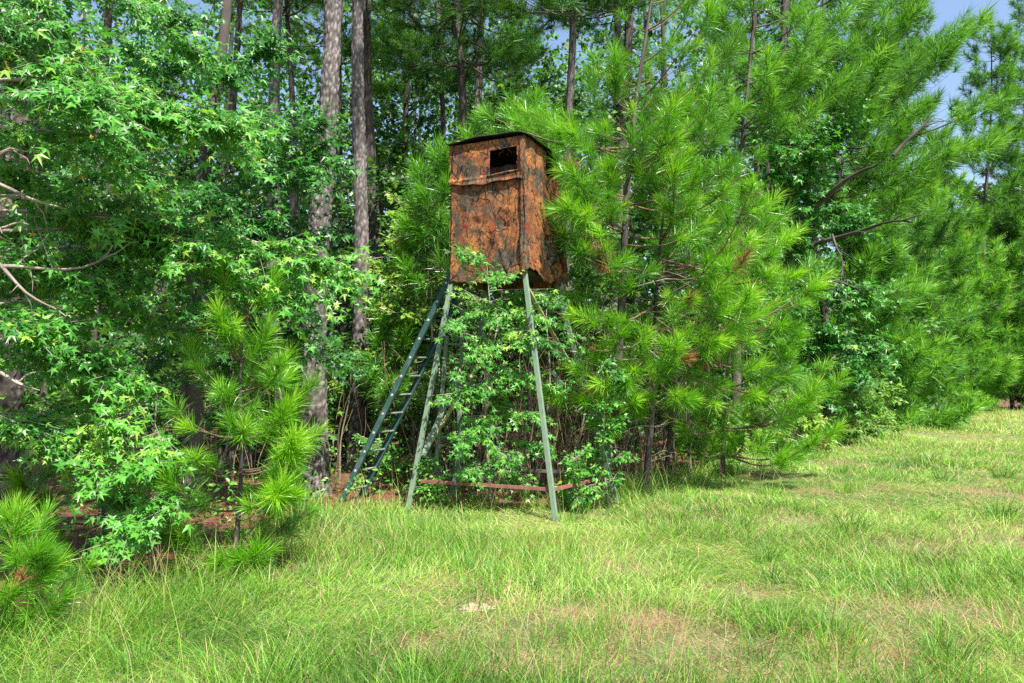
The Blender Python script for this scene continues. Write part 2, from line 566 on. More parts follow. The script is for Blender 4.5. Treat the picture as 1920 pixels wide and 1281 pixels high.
def make_grass():
    mb = MB()
    for y0, y1, dens, wid, segs in ((2.9, 5.5, 3600, .0038, 3), (5.5, 8.5, 2400, .0052, 3), (8.5, 13, 1150, .0075, 3), (13, 22, 430, .013, 2), (22, 56, 130, .024, 2)):
        x, y = scatter(y0, y1, dens)
        d = field(x, y) + (vnoise(x, y, .7, 5) - .5) * 1.1
        clump = vnoise(x, y, .22, 6) * .6 + vnoise(x, y, .6, 7) * .4
        keep = rng.random(len(x)) < np.clip(d / .7 + .55, .02, 1) * (1 - .93 * bare(x, y)) * np.clip(.25 + 1.4 * clump, .2, 1)
        x, y, d, clump = x[keep], y[keep], d[keep], clump[keep]
        n = len(x)
        tall = vnoise(x, y, 1.6, 8)
        edge = np.exp(-np.abs(d - .25) / .6)
        L = (.08 + .11 * tall + .08 * clump + .17 * edge) * rng.uniform(.55, 1.5, n)
        # lodged swathes share a lean direction
        ang = 2 * np.pi * vnoise(x, y, 2.3, 9) * 1.3 + rng.normal(0, 1.5, n)
        lod = np.clip(vnoise(x, y, 1.5, 10) * 1.6 - .35, 0, 1) * (1 - .6 * edge)
        th0 = np.abs(rng.normal(.3, .33, n)) + .65 * lod
        th1 = rng.uniform(.3, 1.5, n) + .6 * lod
        dry = vnoise(x, y, 3.5, 11) * .5 + vnoise(x, y, .8, 12) * .5
        tint = .02 + .66 * (vnoise(x, y, 2.2, 13) * .45 + vnoise(x, y, .4, 14) * .55) + rng.normal(0, .15, n) + .10 * (y > 18) + .06 * np.clip((x - 6) / 8, 0, 1)
        straw = rng.random(n) < (.06 + .2 * np.clip(dry - .35, 0, 1) + .10 * np.clip((y - 14) / 20, 0, 1) + .3 * bare(x, y))
        tint = np.where(straw, np.where(rng.random(n) < bare(x, y) * 1.5, rng.uniform(.9, 1, n), rng.uniform(.76, 1.0, n)), np.clip(tint, 0, .73))
        blades(mb, x, y, L, wid * rng.uniform(.7, 1.3, n), ang, th0, th1, tint, segs)
    # flattened straw thatch
    for y0, y1, dens, wid in ((2.9, 6, 620, .0045), (6, 12, 260, .007), (12, 30, 35, .015)):
        x, y = scatter(y0, y1, dens)
        d = field(x, y)
        b = bare(x, y)
        keep = (d > -.5) & (rng.random(len(x)) < np.clip(.35 + .9 * (vnoise(x, y, .9, 12) - .3) + 1.5 * b, 0, 1))
        x, y = x[keep], y[keep]
        n = len(x)
        blades(mb, x, y, rng.uniform(.1, .3, n), np.full(n, wid), rng.uniform(0, 2 * np.pi, n), np.full(n, 1.25) + rng.normal(0, .12, n), rng.uniform(.1, .4, n), np.where(bare(x, y) > .25, rng.uniform(.9, 1, n), rng.uniform(.8, 1, n)), 2)
    # tussocks of longer, darker blades
    for k in range(130):
        ty = rng.uniform(3.4, 17) if k > 12 else rng.uniform(3.6, 5)
        tx = rng.uniform(-.7, .75) * ty if k > 8 else rng.uniform(.35, .72) * ty
        if field(tx, ty) < -.2:
            continue
        n = int(rng.uniform(25, 90))
        rr = rng.uniform(.04, .13)
        x, y = tx + rng.normal(0, rr, n), ty + rng.normal(0, rr, n)
        blades(mb, x, y, rng.uniform(.14, .36, n) * rng.uniform(.8, 1.2), np.full(n, .0032 + .0005 * ty), np.arctan2(y - ty, x - tx) + rng.normal(0, .5, n), np.abs(rng.normal(.25, .2, n)), rng.uniform(.3, 1.3, n),
               np.clip(rng.normal(rng.uniform(.08, .45), .08, n), 0, .7), 3)
    # long fine grass along the wood edge
    x, y = scatter(3.5, 20, 330)
    d = field(x, y)
    k = (d > -.35) & (d < .75) & (rng.random(len(x)) < .75 * np.exp(-((d - .1) / .35) ** 2))
    x, y = x[k], y[k]
    n = len(x)
    blades(mb, x, y, rng.uniform(.22, .6, n), .004 + .0004 * y, rng.uniform(0, 2 * np.pi, n), np.abs(rng.normal(.15, .15, n)), rng.uniform(.2, 1.2, n), np.clip(rng.normal(.42, .22, n), 0, .95), 3)
    # tall thin flowering stalks
    for y0, y1, dens, wid in ((3, 9, 9, .003), (9, 18, 7, .005), (18, 50, 4, .012)):
        x, y = scatter(y0, y1, dens)
        d = field(x, y)
        keep = (d > -.4) & (rng.random(len(x)) < .35 + .65 * np.exp(-np.abs(d) / .8))
        x, y = x[keep], y[keep]
        n = len(x)
        blades(mb, x, y, rng.uniform(.4, .8, n), np.full(n, wid), rng.uniform(0, 2 * np.pi, n), np.abs(rng.normal(.08, .1, n)), rng.uniform(.1, .7, n), rng.uniform(.55, .95, n), 3)
    o = mb.build('grass', M['grass'])
    o['kind'] = 'stuff'
    o['label'] = 'unmown green and straw coloured grass of the open field'
    o['category'] = 'grass'


make_grass()


def make_pine_straw():
    mb = MB()
    for y0, y1, dens, wid in ((3.5, 8, 700, .005), (8, 14, 420, .007), (14, 24, 70, .013)):
        x, y = scatter(y0, y1, dens, xmax=7)
        d = field(x, y)
        keep = (d < .35 + rng.normal(0, .35, len(x))) & (d > -9)
        x, y = x[keep], y[keep]
        n = len(x)
        blades(mb, x, y, rng.uniform(.12, .24, n), np.full(n, wid), rng.uniform(0, 2 * np.pi, n), rng.normal(1.22, .2, n), rng.uniform(0, .3, n), rng.uniform(0, 1, n), 1)
    o = mb.build('pine_straw', M['dead_needle'])
    o['kind'] = 'stuff'
    o['label'] = 'rust brown fallen pine needles on the forest floor'
    o['category'] = 'pine straw'


make_pine_straw()


# ------------------------------------------------------------------ hunting blind
NR, NL = np.array([.17, 9.5, 0]), np.array([-.84, 9.98, 0])
FR, FL = np.array([.65, 10.51, 0]), np.array([-.36, 10.99, 0])
B_NL, B_NR = np.array([-1.35, 9.45, 0]), np.array([.53, 8.85, 0])
B_FR, B_FL = np.array([1.50, 10.4, 0]), np.array([-.90, 10.9, 0])
for p in (B_NL, B_NR, B_FR, B_FL):
    p[2] = gz(p[0], p[1])
ZB, ZT = 3.12, 4.93          # cabin floor, cabin top


def box_beam(mb, p0, p1, w, h, ref=(0, 0, 1), mat=0):
    p0, p1 = np.asarray(p0, float), np.asarray(p1, float)
    t = norm(p1 - p0)
    ref = np.asarray(ref, float)
    if abs(np.dot(t, ref)) > .97:
        ref = np.array([1.0, 0, 0])
    a = norm(np.cross(t, ref))
    b = np.cross(a, t)
    vs = [p + a * sx * w / 2 + b * sy * h / 2 for p in (p0, p1) for sx, sy in ((-1, -1), (1, -1), (1, 1), (-1, 1))]
    mb.add(vs, [(0, 3, 2, 1), (4, 5, 6, 7), (0, 1, 5, 4), (1, 2, 6, 5), (2, 3, 7, 6), (3, 0, 4, 7)])
    return mb


def soften(o, w=.004):
    m = o.modifiers.new('edge', 'BEVEL')
    m.width = w
    m.segments = 2
    m.limit_method = 'ANGLE'
    return o


def make_blind():
    base = (B_NL + B_NR + B_FR + B_FL) / 4
    base[2] = 0
    root = thing('hunting_blind', 'camouflage cloth hunting blind cabin raised on splayed sage green legs', 'hunting blind', base)
    O = base
    up = np.array([0, 0, 1.0])
    fx = norm(NL - NR)                       # along the front, right to left
    fn = norm(NR - FR)                       # outward normal of the front
    sx = norm(FR - NR)                       # along the right side, front to back
    sn = norm(NR - NL)                       # outward normal of the right side
    WF, WS = np.linalg.norm(NL - NR), np.linalg.norm(FR - NR)

    def sheet(name, P, ax, nrm, u0, u1, zlo, zhi, nu, nv, disp, hole=None, thick=.007, hem=None):
        mb = MB()
        us = np.linspace(u0, u1, nu)
        ts = np.linspace(0, 1, nv)
        U, T = np.meshgrid(us, ts, indexing='ij')
        lo = np.array([zlo + (hem(u) if hem else 0) for u in us])[:, None]
        Z = lo * (1 - T) + zhi * T
        D = disp(U, Z)
        v = P[None, None, :] + U[..., None] * ax + Z[..., None] * up + D[..., None] * nrm
        i, j = np.meshgrid(np.arange(nu - 1), np.arange(nv - 1), indexing='ij')
        if hole:
            uc, zc = (U[:-1, :-1] + U[1:, 1:]) / 2, (Z[:-1, :-1] + Z[1:, 1:]) / 2
            k = ~hole(uc, zc)
            i, j = i[k], j[k]
        a = (i * nv + j).ravel()
        mb.add(v.reshape(-1, 3), np.stack([a, a + nv, a + nv + 1, a + 1], -1), .5, 0, True)
        o = mb.build(name, M['camo'], root, O)
        so_ = o.modifiers.new('cloth', 'SOLIDIFY')
        so_.thickness = thick
        so_.offset = 0
        return o

    ph = rng.uniform(0, 6, 12)

    def folds(U, Z, amp=1.0, seed=0):
        q = ph[(seed) % 8:] if seed % 8 else ph
        return amp * (.006 * np.sin(9 * U + 3.1 * Z + q[0]) + .005 * np.sin(17 * U - 2 * Z + q[1]) + .004 * np.sin(5 * Z + 7 * U + q[2])
                      + .010 * (vnoise(U, Z, .16, 30 + seed) - .5) + .006 * (vnoise(U, Z, .06, 40 + seed) - .5))

    # lower cloth of the front
    def d_front(U, Z):
        d = .015 + folds(U, Z, 1.0, 1)
        d += .02 * np.exp(-((Z - ZB) / .12) ** 2) * np.sin(6 * U + 1)
        for (u, z, a, s) in ((.72, 3.93, .02, .06), (.28, 3.98, .018, .05), (.70, 3.82, -.016, .05)):      # dents and puckers
            d += a * np.exp(-((U - u) / (s * 1.3)) ** 2 - ((Z - z) / (s * .6)) ** 2)
        d += .012 * np.exp(-((U - .30 - .35 * (Z - 3.3)) / .03) ** 2) * np.clip((4.0 - Z) * 2, 0, 1)
        return d
    sheet('front_cloth', NR, fx, fn, .0, WF, 3.02, 4.45, 60, 70, d_front, None, .008,
          lambda u: .06 * (1 - u / WF) + .025 * math.sin(5.3 * u + .5) - .02 * math.sin(11 * u) + .008 * math.sin(37 * u) + .006 * math.sin(71 * u + 2))

    # upper cloth with its shooting window, hanging over the lower one
    def d_upper(U, Z):
        return .034 + folds(U, Z, .8, 2) + .026 * np.exp(-((Z - 4.34) / .07) ** 2) + .012 * np.exp(-((Z - 4.43) / .02) ** 2)
    win = lambda u, z: (u > .10 + .006 * np.sin(20 * z)) & (u < .50) & (z > 4.465 + .012 * np.sin(9 * u)) & (z < 4.80 - .05 * (u - .1))
    sheet('window_cloth', NR, fx, fn, .015, WF + .01, 4.335, ZT, 90, 60, d_upper, win, .008,
          lambda u: .03 * np.clip(u / WF, 0, 1) + .018 * math.sin(7 * u + .2) + .008 * math.sin(19 * u))

    # rolled lower lip of the window
    mb = MB()
    us = np.linspace(.07, .53, 16)
    path = np.array([NR + fx * u + fn * (.052 + .004 * math.sin(20 * u)) + up * (4.452 + .012 * math.sin(9 * u)) for u in us])
    v, f = tube(path, np.full(16, .015), 8, .08)
    mb.add(v, f, .5, 0, True)
    mb.build('window_lip', M['camo'], root, O)

    # right side, one long sheet; its front edge laps the corner
    def d_side(U, Z):
        d = .02 + folds(U, Z, 1.3, 3) + .13 * np.clip(U / WS, 0, 1) ** 1.3 * np.clip((4.6 - Z) / 1.3, 0, 1) + .03 * np.sin(5 * U + 1) * np.clip((3.5 - Z) / .4, 0, 1)
        line = (Z - 4.1) + 1.15 * (U - .15)          # the long slanting fold
        d += .045 * np.exp(-(line / .045) ** 2) * np.clip((4.2 - Z), 0, 1)
        d += .018 * np.exp(-((line + .14) / .06) ** 2)
        d += .012 * np.sin(14 * U + .6) * np.clip((3.7 - Z), 0, 1)
        return d
    win2 = lambda u, z: (u > .72 + .012 * np.sin(14 * z)) & (z > 4.56 + .02 * np.sin(8 * u))
    sheet('side_cloth', NR + fn * .012, sx, sn, -.055, WS + .04, 3.10, ZT, 64, 80, d_side, win2, .008,
          lambda u: .05 - .12 * np.clip(u / WS, 0, 1) + .03 * math.sin(8 * u) + .009 * math.sin(33 * u) + .006 * math.sin(67 * u))
    # narrow loose corner strip lapping on to the front
    sheet('corner_strip', NR + sn * .02, fx, fn, -.015, .058, 3.10, ZT - .02, 8, 70,
          lambda U, Z: .058 + .010 * np.sin(4.3 * Z) + .012 * np.sin(11 * Z + 1) * (U > .03) + .05 * U, None, .008,
          lambda u: .02 * math.sin(30 * u))
    # the two sides away from the camera
    sheet('back_cloth', FL, norm(FR - FL), -fn, 0, WF, 3.05, ZT, 24, 40, lambda U, Z: .015 + folds(U, Z, 1, 4),
          lambda u, z: (u > .35) & (u < .75) & (z > 4.46) & (z < 4.76))
    sheet('ladder_side_cloth', NL, norm(FL - NL), -sn, 0, WS, 3.05, ZT, 24, 40, lambda U, Z: .015 + folds(U, Z, 1, 5))

    # frame and floor behind the cloth
    for P in (NR, NL, FR, FL):
        ctr = (NR + FL) / 2
        q = P + norm(ctr - P) * .05
        mb = MB()
        box_beam(mb, q + up * (ZB - .04), q + up * (ZT - .01), .05, .05)
        soften(mb.build('corner_post', M['inside'], root, O))
    mb = MB()
    cin = [P + norm((NR + FL) / 2 - P) * .03 for P in (NR, FR, FL, NL)]
    vs = [c + up * z for z in (ZB + .02, ZB + .05) for c in cin]
    mb.add(vs, [(0, 3, 2, 1), (4, 5, 6, 7), (0, 1, 5, 4), (1, 2, 6, 5), (2, 3, 7, 6), (3, 0, 4, 7)])
    mb.build('cabin_floor', M['inside'], root, O)
    for z, P, Q in ((4.40, NR, NL), (4.40, FR, FL), (4.40, NR, FR), (4.40, NL, FL), (4.86, NR, NL), (4.86, FR, FL), (4.86, NR, FR), (4.86, NL, FL)):
        ctr = (NR + FL) / 2
        p, q = P + norm(ctr - P) * .085, Q + norm(ctr - Q) * .085
        mb = MB()
        box_beam(mb, p + up * z, q + up * z, .03, .06)
        mb.build('frame_rail', M['inside'], root, O)
    # inner plywood walls, up to the window sills
    for P, Q in ((FR, FL), (NL, FL)):
        ctr = (NR + FL) / 2
        p, q = P + norm(ctr - P) * .03, Q + norm(ctr - Q) * .03
        mb = MB()
        box_beam(mb, p + up * (ZB + .67), q + up * (ZB + .67), .012, 1.2)
        mb.build('inner_panel', M['inside'], root, O)
    # a half drawn inner curtain, seen through the window
    sheet('inner_curtain', NR - fn * .22, fx, fn, .06, WF - .1, 4.2, 4.64, 20, 12, lambda U, Z: .03 * np.sin(22 * U) + .01 * np.sin(41 * U), None, .006, lambda u: 0)
    # torn netting shreds hanging in the window
    mb = MB()
    for k in range(6):
        u = .14 + .05 * k + rng.normal(0, .012)
        path = [NR + fx * (u + .03 * math.sin(4 * t + k)) - fn * .03 + up * (4.80 - t * rng.uniform(.05, .12)) for t in np.linspace(0, 1, 5)]
        v, f = tube(path, np.linspace(.006, .001, 5), 4)
        mb.add(v, f)
    mb.build('torn_shred', M['camo'], root, O)

    # arched dark roof sheet, a little wider than the cabin
    mb = MB()
    n = 22
    a = np.linspace(-.085, 1.03, n)
    b = np.linspace(-.085, 1.10, n)
    A, B = np.meshgrid(a, b, indexing='ij')
    Z = ZT - .03 + .105 * np.sin(np.clip(A, 0, 1) * np.pi * .55 + .75) * np.sin(np.clip(B * .8 + .25, 0, 1) * np.pi) ** .5
    Z = Z - .10 * np.clip(B - .75, 0, 1) - .05 * np.clip(A - .8, 0, 1) - .5 * np.clip(-A, 0, 1) + .006 * np.sin(13 * A) + .008 * np.sin(9 * B + 2)
    V = NR[None, None] + A[..., None] * (NL - NR) + B[..., None] * (FR - NR) + Z[..., None] * up
    i, j = np.meshgrid(np.arange(n - 1), np.arange(n - 1), indexing='ij')
    q = (i * n + j).ravel()
    mb.add(V.reshape(-1, 3), np.stack([q, q + 1, q + n + 1, q + n], -1), .5, 0, True)
    ro = mb.build('roof', M['roof'], root, O)
    m = ro.modifiers.new('sheet', 'SOLIDIFY')
    m.thickness = .007
    m.offset = 0

    # legs
    feet = ((B_NR, NR), (B_NL, NL), (B_FR, FR), (B_FL, FL))
    ctr = (NR + FL) / 2
    legs = []
    for b_, t_ in feet:
        top = t_ + norm(ctr - t_) * .03 + up * (ZB + .05)
        p0 = b_ - up * .06
        mb = MB()
        box_beam(mb, p0, top, .062, .045, ref=fn)
        soften(mb.build('leg', M['leg'], root, O))
        legs.append((p0, top))

    def on_leg(k, z):
        p0, t0 = legs[k]
        s = (z - p0[2]) / (t0[2] - p0[2])
        return p0 + (t0 - p0) * s
    # ground rails
    for name, k0, k1, z0, z1, mat, w, off in (('front_rail', 1, 0, .40, .37, 'rust', .042, -.045), ('side_rail', 0, 2, .36, .34, 'rust', .045, .0),
                                        ('back_rail', 2, 3, .40, .40, 'greybar', .045, .0), ('ladder_side_rail', 1, 3, .38, .42, 'greybar', .06, .0)):
        mb = MB()
        p, q = on_leg(k0, z0), on_leg(k1, z1)
        nn = norm(np.cross(q - p, up))
        off_v = -fn * .045 if name == 'front_rail' else 0
        if name == 'side_rail':
            off_v = -sn * .045
        box_beam(mb, p + (q - p) * .02 + off_v, q - (q - p) * .015 + off_v, .02, w)
        ro_ = soften(mb.build(name, M[mat], root, O), .002)
        for e in (p + (q - p) * .03, q - (q - p) * .025):
            bm_ = MB()
            nv_ = norm(np.cross(q - p, up))
            nv_ = nv_ if np.dot(nv_, -e) > 0 else -nv_
            v, f = tube([e + off_v, e + off_v + nv_ * .022], [.011, .009], 8)
            bm_.add(v, f, .5, 0, True)
            bm_.add(v[-8:], [(0, i_, i_ + 1) for i_ in range(1, 7)])
            bm_.build('bolt', M['greybar'], ro_, O)
    # slanting braces
    for p, q, mat, w in ((at(792, 858, 9.66), at(862, 697, 10.2), 'leg', .07), (at(795, 850, 9.72), at(908, 668, 10.3), 'leg_old', .045),
                         (on_leg(0, 2.95) - sn * .03 + sx * .05, at(1090, 722, 10.35), 'leg_old', .05), (at(1035, 695, 10.2), at(1054, 722, 10.2), 'leg', .05)):
        mb = MB()
        box_beam(mb, p, q, w, .035, ref=fn)
        soften(mb.build('brace', M[mat], root, O), .003)
    # inner climbing frame
    r0, r1 = (at(815, 902, 10.45), at(838, 630, 10.45)), (at(858, 896, 10.6), at(868, 545, 10.6))
    for p, q in (r0, r1):
        mb = MB()
        p = p.copy()
        box_beam(mb, (p[0] - (q[0] - p[0]) * .1, p[1], gz(p[0], p[1]) - .04), q, .05, .04, ref=fn)
        soften(mb.build('inner_post', M['leg'], root, O), .003)
    for y in (645, 701, 760, 820):
        mb = MB()
        s = (902 - y) / (902 - 630)
        a_ = r0[0] + (r0[1] - r0[0]) * s
        b_ = r1[0] + (r1[1] - r1[0]) * ((896 - y) / (896 - 545))
        b_[2] = a_[2]
        box_beam(mb, a_, b_, .03, .03)
        soften(mb.build('inner_rung', M['leg'], root, O), .003)
    return root


make_blind()


def make_ladder():
    p0 = np.array([-2.43, 10.40, 0.0])
    t0 = at(846, 512, 10.38)
    p1, t1 = p0 + np.array([.22, .33, 0]), t0 + np.array([.22, .33, 0])
    t1 = p1 + (t0 - p0)
    for p in (p0, p1):
        p[2] = gz(p[0], p[1]) - .02
    root = thing('extension_ladder', 'dark green aluminium ladder leaning up to the cabin from the left', 'ladder', p0)
    O = p0
    wv = norm(p1 - p0)
    d = norm(t0 - p0)
    nn = norm(np.cross(d, wv))
    for a, b, s in ((p0, t0, -1), (p1, t1, 1)):
        mb = MB()
        box_beam(mb, a, b, .006, .074, ref=nn)          # web
        for e in (-1, 1):
            off = nn * .0405 * e - wv * s * .012
            box_beam(mb, a + off, b + off, .032, .006, ref=nn)
        soften(mb.build('rail', M['ladder'], root, O), .0015)
    Lr = np.linalg.norm(t0 - p0)
    k = 0
    z = .22
    while z < Lr - .05:
        a, b = p0 + d * z, p1 + d * z
        mb = MB()
        v, f = tube([a - wv * .006, (a + b) / 2, b + wv * .006], [.017] * 3, 12)
        mb.add(v, f, .5, 0, True)
        g = mb.build('rung', M['rung'], root, O)
        for c, s in ((a, -1), (b, 1)):
            mb = MB()
            v, f = tube([c + wv * s * .003, c + wv * s * .012], [.02, .018], 12)
            mb.add(v, f, .5, 0, True)
            mb.add(v[-12:], [(0, i, i + 1) for i in range(1, 11)])
            mb.build('rung_plug', M['alu'], g, O)
        z += .295
    return root


make_ladder()


# ------------------------------------------------------------------ trunks and broadleaf trees
def bark_trunk(path, r0, r1, sides, rows, seed, plate=.09, depth=.13, flare=.25):
    path = np.asarray(path, float)
    s = np.linspace(0, 1, len(path))
    ts = np.linspace(0, 1, rows)
    P = np.stack([np.interp(ts, s, path[:, k]) for k in range(3)], -1)
    H = np.linalg.norm(path[-1] - path[0])
    rad = r0 + (r1 - r0) * ts
    rad = rad * (1 + flare * np.exp(-ts * H / .28))
    v, f = tube(P, rad, sides)
    v = v.reshape(rows, sides, 3)
    tint = np.zeros((rows, sides))
    for i in range(rows):
        for j in range(sides):
            th = 2 * math.pi * j / sides
            q = Vector((math.cos(th) * r0 / plate, math.sin(th) * r0 / plate, ts[i] * H / (plate * 1.5) + seed * 7.3))
            q += mnoise.noise_vector(q * 1.3) * .35
            dd, _ = mnoise.voronoi(q)
            e = min(1.0, (dd[1] - dd[0]) * 2.1)
            tint[i, j] = e
    n = norm(v - P[:, None, :])
    v = v + n * ((tint ** .7 - .6) * depth * r0)[..., None]
    return v.reshape(-1, 3), f, (.12 + .72 * tint).ravel()


def wavy(p, q, n=8, amp=.05):
    p, q = np.asarray(p, float), np.asarray(q, float)
    t = np.linspace(0, 1, n)
    a = p + (q - p) * t[:, None]
    L = np.linalg.norm(q - p)
    ph = rng.uniform(0, 6, 4)
    a[:, 0] += amp * L * np.sin(t * 5 + ph[0]) * np.sin(np.pi * t)
    a[:, 1] += amp * L * np.sin(t * 4 + ph[1]) * np.sin(np.pi * t)
    return a


def limb_path(p, q, n=9, sag=.08, wob=.03):
    p, q = np.asarray(p, float), np.asarray(q, float)
    t = np.linspace(0, 1, n)
    L = np.linalg.norm(q - p)
    a = p + (q - p) * t[:, None]
    a[:, 2] += sag * L * 4 * t * (1 - t)
    ph = rng.uniform(0, 6, 3)
    for k in range(3):
        a[:, k] += wob * L * np.sin(7 * t + ph[k]) * t
    return a


OUT = norm(np.array([.16, -.62, .78]))         # leaves turn towards the open field and the light


def spray(path, ntw, tl, nleaf, t0=.3, flat=.28, droop=.25, spread=1.0):
    """twigs and leaf seats along a limb"""
    k = len(path)
    s = np.linspace(0, 1, k)
    t = t0 + (1 - t0) * rng.random(ntw) ** .8
    t[:max(2, ntw // 8)] = 1.0
    P = np.stack([np.interp(t, s, path[:, c]) for c in range(3)], -1)
    along = norm(path[-1] - path[0])
    side = norm(np.cross(along, [0, 0, 1.0]))
    az = rng.normal(0, .9, ntw) * spread
    dirn = along * np.cos(az)[:, None] + side * np.sin(az)[:, None] + np.array([0, 0, 1.0]) * rng.normal(.05, flat, ntw)[:, None]
    dirn = norm(dirn)
    ln = tl * rng.uniform(.45, 1.15, ntw) * (1.1 - .35 * t)
    E = P + dirn * ln[:, None]
    E[:, 2] -= droop * ln * rng.uniform(.2, 1, ntw)
    # leaves
    u = np.tile((np.arange(nleaf) + 1.2) / (nleaf + .2), (ntw, 1)) + rng.normal(0, .04, (ntw, nleaf))
    pos = P[:, None] + (E - P)[:, None] * u[..., None]
    tw = norm(E - P)
    perp = norm(np.cross(tw, [0, 0, 1.0]))
    sg = np.where(np.arange(nleaf) % 2 == 0, 1, -1)[None, :, None]
    ld = tw[:, None] * (.4 + .5 * u[..., None]) + perp[:, None] * sg * (1.05 - .5 * u[..., None]) + rng.normal(0, .35, (ntw, nleaf, 3)) + np.array([0, -.1, -.45])
    ld = norm(ld)
    pos = pos + ld * rng.uniform(.02, .07, (ntw, nleaf, 1))
    nr = norm(OUT + rng.normal(0, .42, (ntw, nleaf, 3)))
    return P, E, pos.reshape(-1, 3), ld.reshape(-1, 3), nr.reshape(-1, 3)


def broadleaf(name, label, cat, base, stem, limbs, mat, group=None, leaf='star', size=.075, ntw=40, tl=.5, nleaf=10, tint=(.5, .14), bark='bark_grey',
              r0=.06, r1=.015, parts=0, t0=.3, flat=.35, sag=.08, limb_r=.014, droop=.25, trunk_hi=False, spread=1.0, bare_limbs=()):
    """stem: path of the trunk; limbs: list of (height fraction along the stem, end point, twig factor)"""
    base = np.asarray(base, float)
    root = thing(name, label, cat, base, group)
    stem = np.asarray(stem, float)
    mb = MB()
    if trunk_hi:
        v, f, t = bark_trunk(stem, r0, r1, 32, 150, 3)
        mb.add(v, f, t, 0, True)
    else:
        v, f = tube(stem, np.linspace(r0, r1, len(stem)), 9, .06)
        mb.add(v, f, rng.uniform(.3, .7, len(v)), 0, True)
    mb.build('trunk', M[bark], root, base)
    s = np.linspace(0, 1, len(stem))
    lp, ll, ln_, lt, TP, TE = [], [], [], [], [], []
    wood = MB()
    for h, end, k in limbs:
        st = np.array([np.interp(h, s, stem[:, c]) for c in range(3)])
        path = limb_path(st, end, 9, sag)
        L = np.linalg.norm(path[-1] - path[0])
        rr = limb_r * (.5 + L / 3)
        v, f = tube(path, np.linspace(rr, rr * .25, 9), 6, .06)
        wood.add(v, f, .5, 0, True)
        P, E, pos, ld, nr = spray(path, max(3, int(ntw * k)), tl, nleaf, t0, flat, droop, spread)
        TP.append(P)
        TE.append(E)
        lp.append(pos)
        ll.append(ld)
        ln_.append(nr)
        lt.append(np.full(len(pos), rng.normal(0, .06)))
    TP, TE = np.concatenate(TP), np.concatenate(TE)
    twigs(wood, TP, TE, np.full(len(TP), .0045), np.full(len(TP), .0018), .55)
    wood.build('branches', M[bark], root, base)
    pos, ld, nr, dt = np.concatenate(lp), np.concatenate(ll), np.concatenate(ln_), np.concatenate(lt)
    n = len(pos)
    ti = np.clip(rng.normal(tint[0], tint[1], n) + dt, 0, .9)
    ti = np.where(rng.random(n) < .006, rng.uniform(.9, 1, n), ti)
    sz = size * rng.uniform(.45, 1.3, n) * (1.55 if leaf in ('star',) else 1.0)
    tv, tf = {'star': (STAR_V, STAR_F), 'oval': (OVAL_V, OVAL_F), 'kite': (KITE_V, KITE_F), 'tri': (TRI_V, TRI_F)}[leaf]
    rest = np.ones(n, bool)
    if parts:
        # the nearest leaves are objects of their own
        d = np.hypot(pos[:, 0], pos[:, 1])
        d = d + np.where(np.abs(pos[:, 0] / pos[:, 1]) > .70, 100, 0) + np.where(np.abs(pos[:, 2] - CH) / pos[:, 1] > .53, 100, 0) + rng.uniform(0, .5, n)
        idx = np.argsort(d)[:parts]
        rest[idx] = False
        meshes = []
        for k, tt in enumerate((.3, .45, .6, .72)):
            for kk in range(3):
                q = MB()
                q.add(STAR_SET[(k + 2 * kk) % 5] if leaf == 'star' else tv, tf, tt)
                meshes.append(q.mesh('leaf', M[mat]))
        for i in idx:
            me = meshes[3 * int(np.clip((ti[i] - .22) / .15, 0, 3)) + rng.integers(0, 3)]
            o = bpy.data.objects.new('leaf', me)
            C.objects.link(o)
            o.parent = root
            y = ld[i]
            x = norm(np.cross(y, nr[i]))
            z = np.cross(x, y)
            m = Matrix(np.stack([x, y, z], -1).tolist()).to_4x4()
            o.rotation_mode = 'QUATERNION'
            o.rotation_quaternion = m.to_quaternion()
            o.scale = (sz[i],) * 3
            o.location = tuple(pos[i] - base)
    mb = MB()
    pr, lr_, nr_, sr_, tr_ = pos[rest], ld[rest], nr[rest], sz[rest], ti[rest]
    if leaf == 'star':
        vr = rng.integers(0, 5, len(pr))
        for k in range(5):
            q = vr == k
            place(mb, STAR_SET[k], tf, pr[q], lr_[q], nr_[q], sr_[q], tr_[q])
    else:
        place(mb, tv, tf, pr, lr_, nr_, sr_, tr_)
    fo = mb.build('foliage', M[mat], root, base)
    if parts:
        fo['kind'] = 'stuff'
    for i, path in enumerate(bare_limbs):
        mb = MB()
        rr = .022
        v, f = tube(path, np.linspace(rr, .004, len(path)), 7, .1)
        mb.add(v, f, rng.uniform(.25, .6, len(v)), 0, True)
        for q in range(3):
            k = rng.integers(len(path) // 3, len(path) - 1)
            e = path[k] + norm(rng.normal(0, 1, 3) + (path[-1] - path[0])) * rng.uniform(.15, .4)
            v, f = tube(limb_path(path[k], e, 6, .05, .08), np.linspace(.008, .002, 6), 5, .1)
            mb.add(v, f, .45, 0, True)
        mb.build('bare_branch', M['bark_grey'], root, base)
    return root


def pts(lst):
    return [at(*p) for p in lst]


def limbs_to(hts, ends, k=1.0):
    return [(h, at(*e[:3]), (e[3] if len(e) > 3 else 1.0) * k) for h, e in zip(hts, ends)]


def g3(x, y):
    return np.array([x, y, float(gz(x, y))])


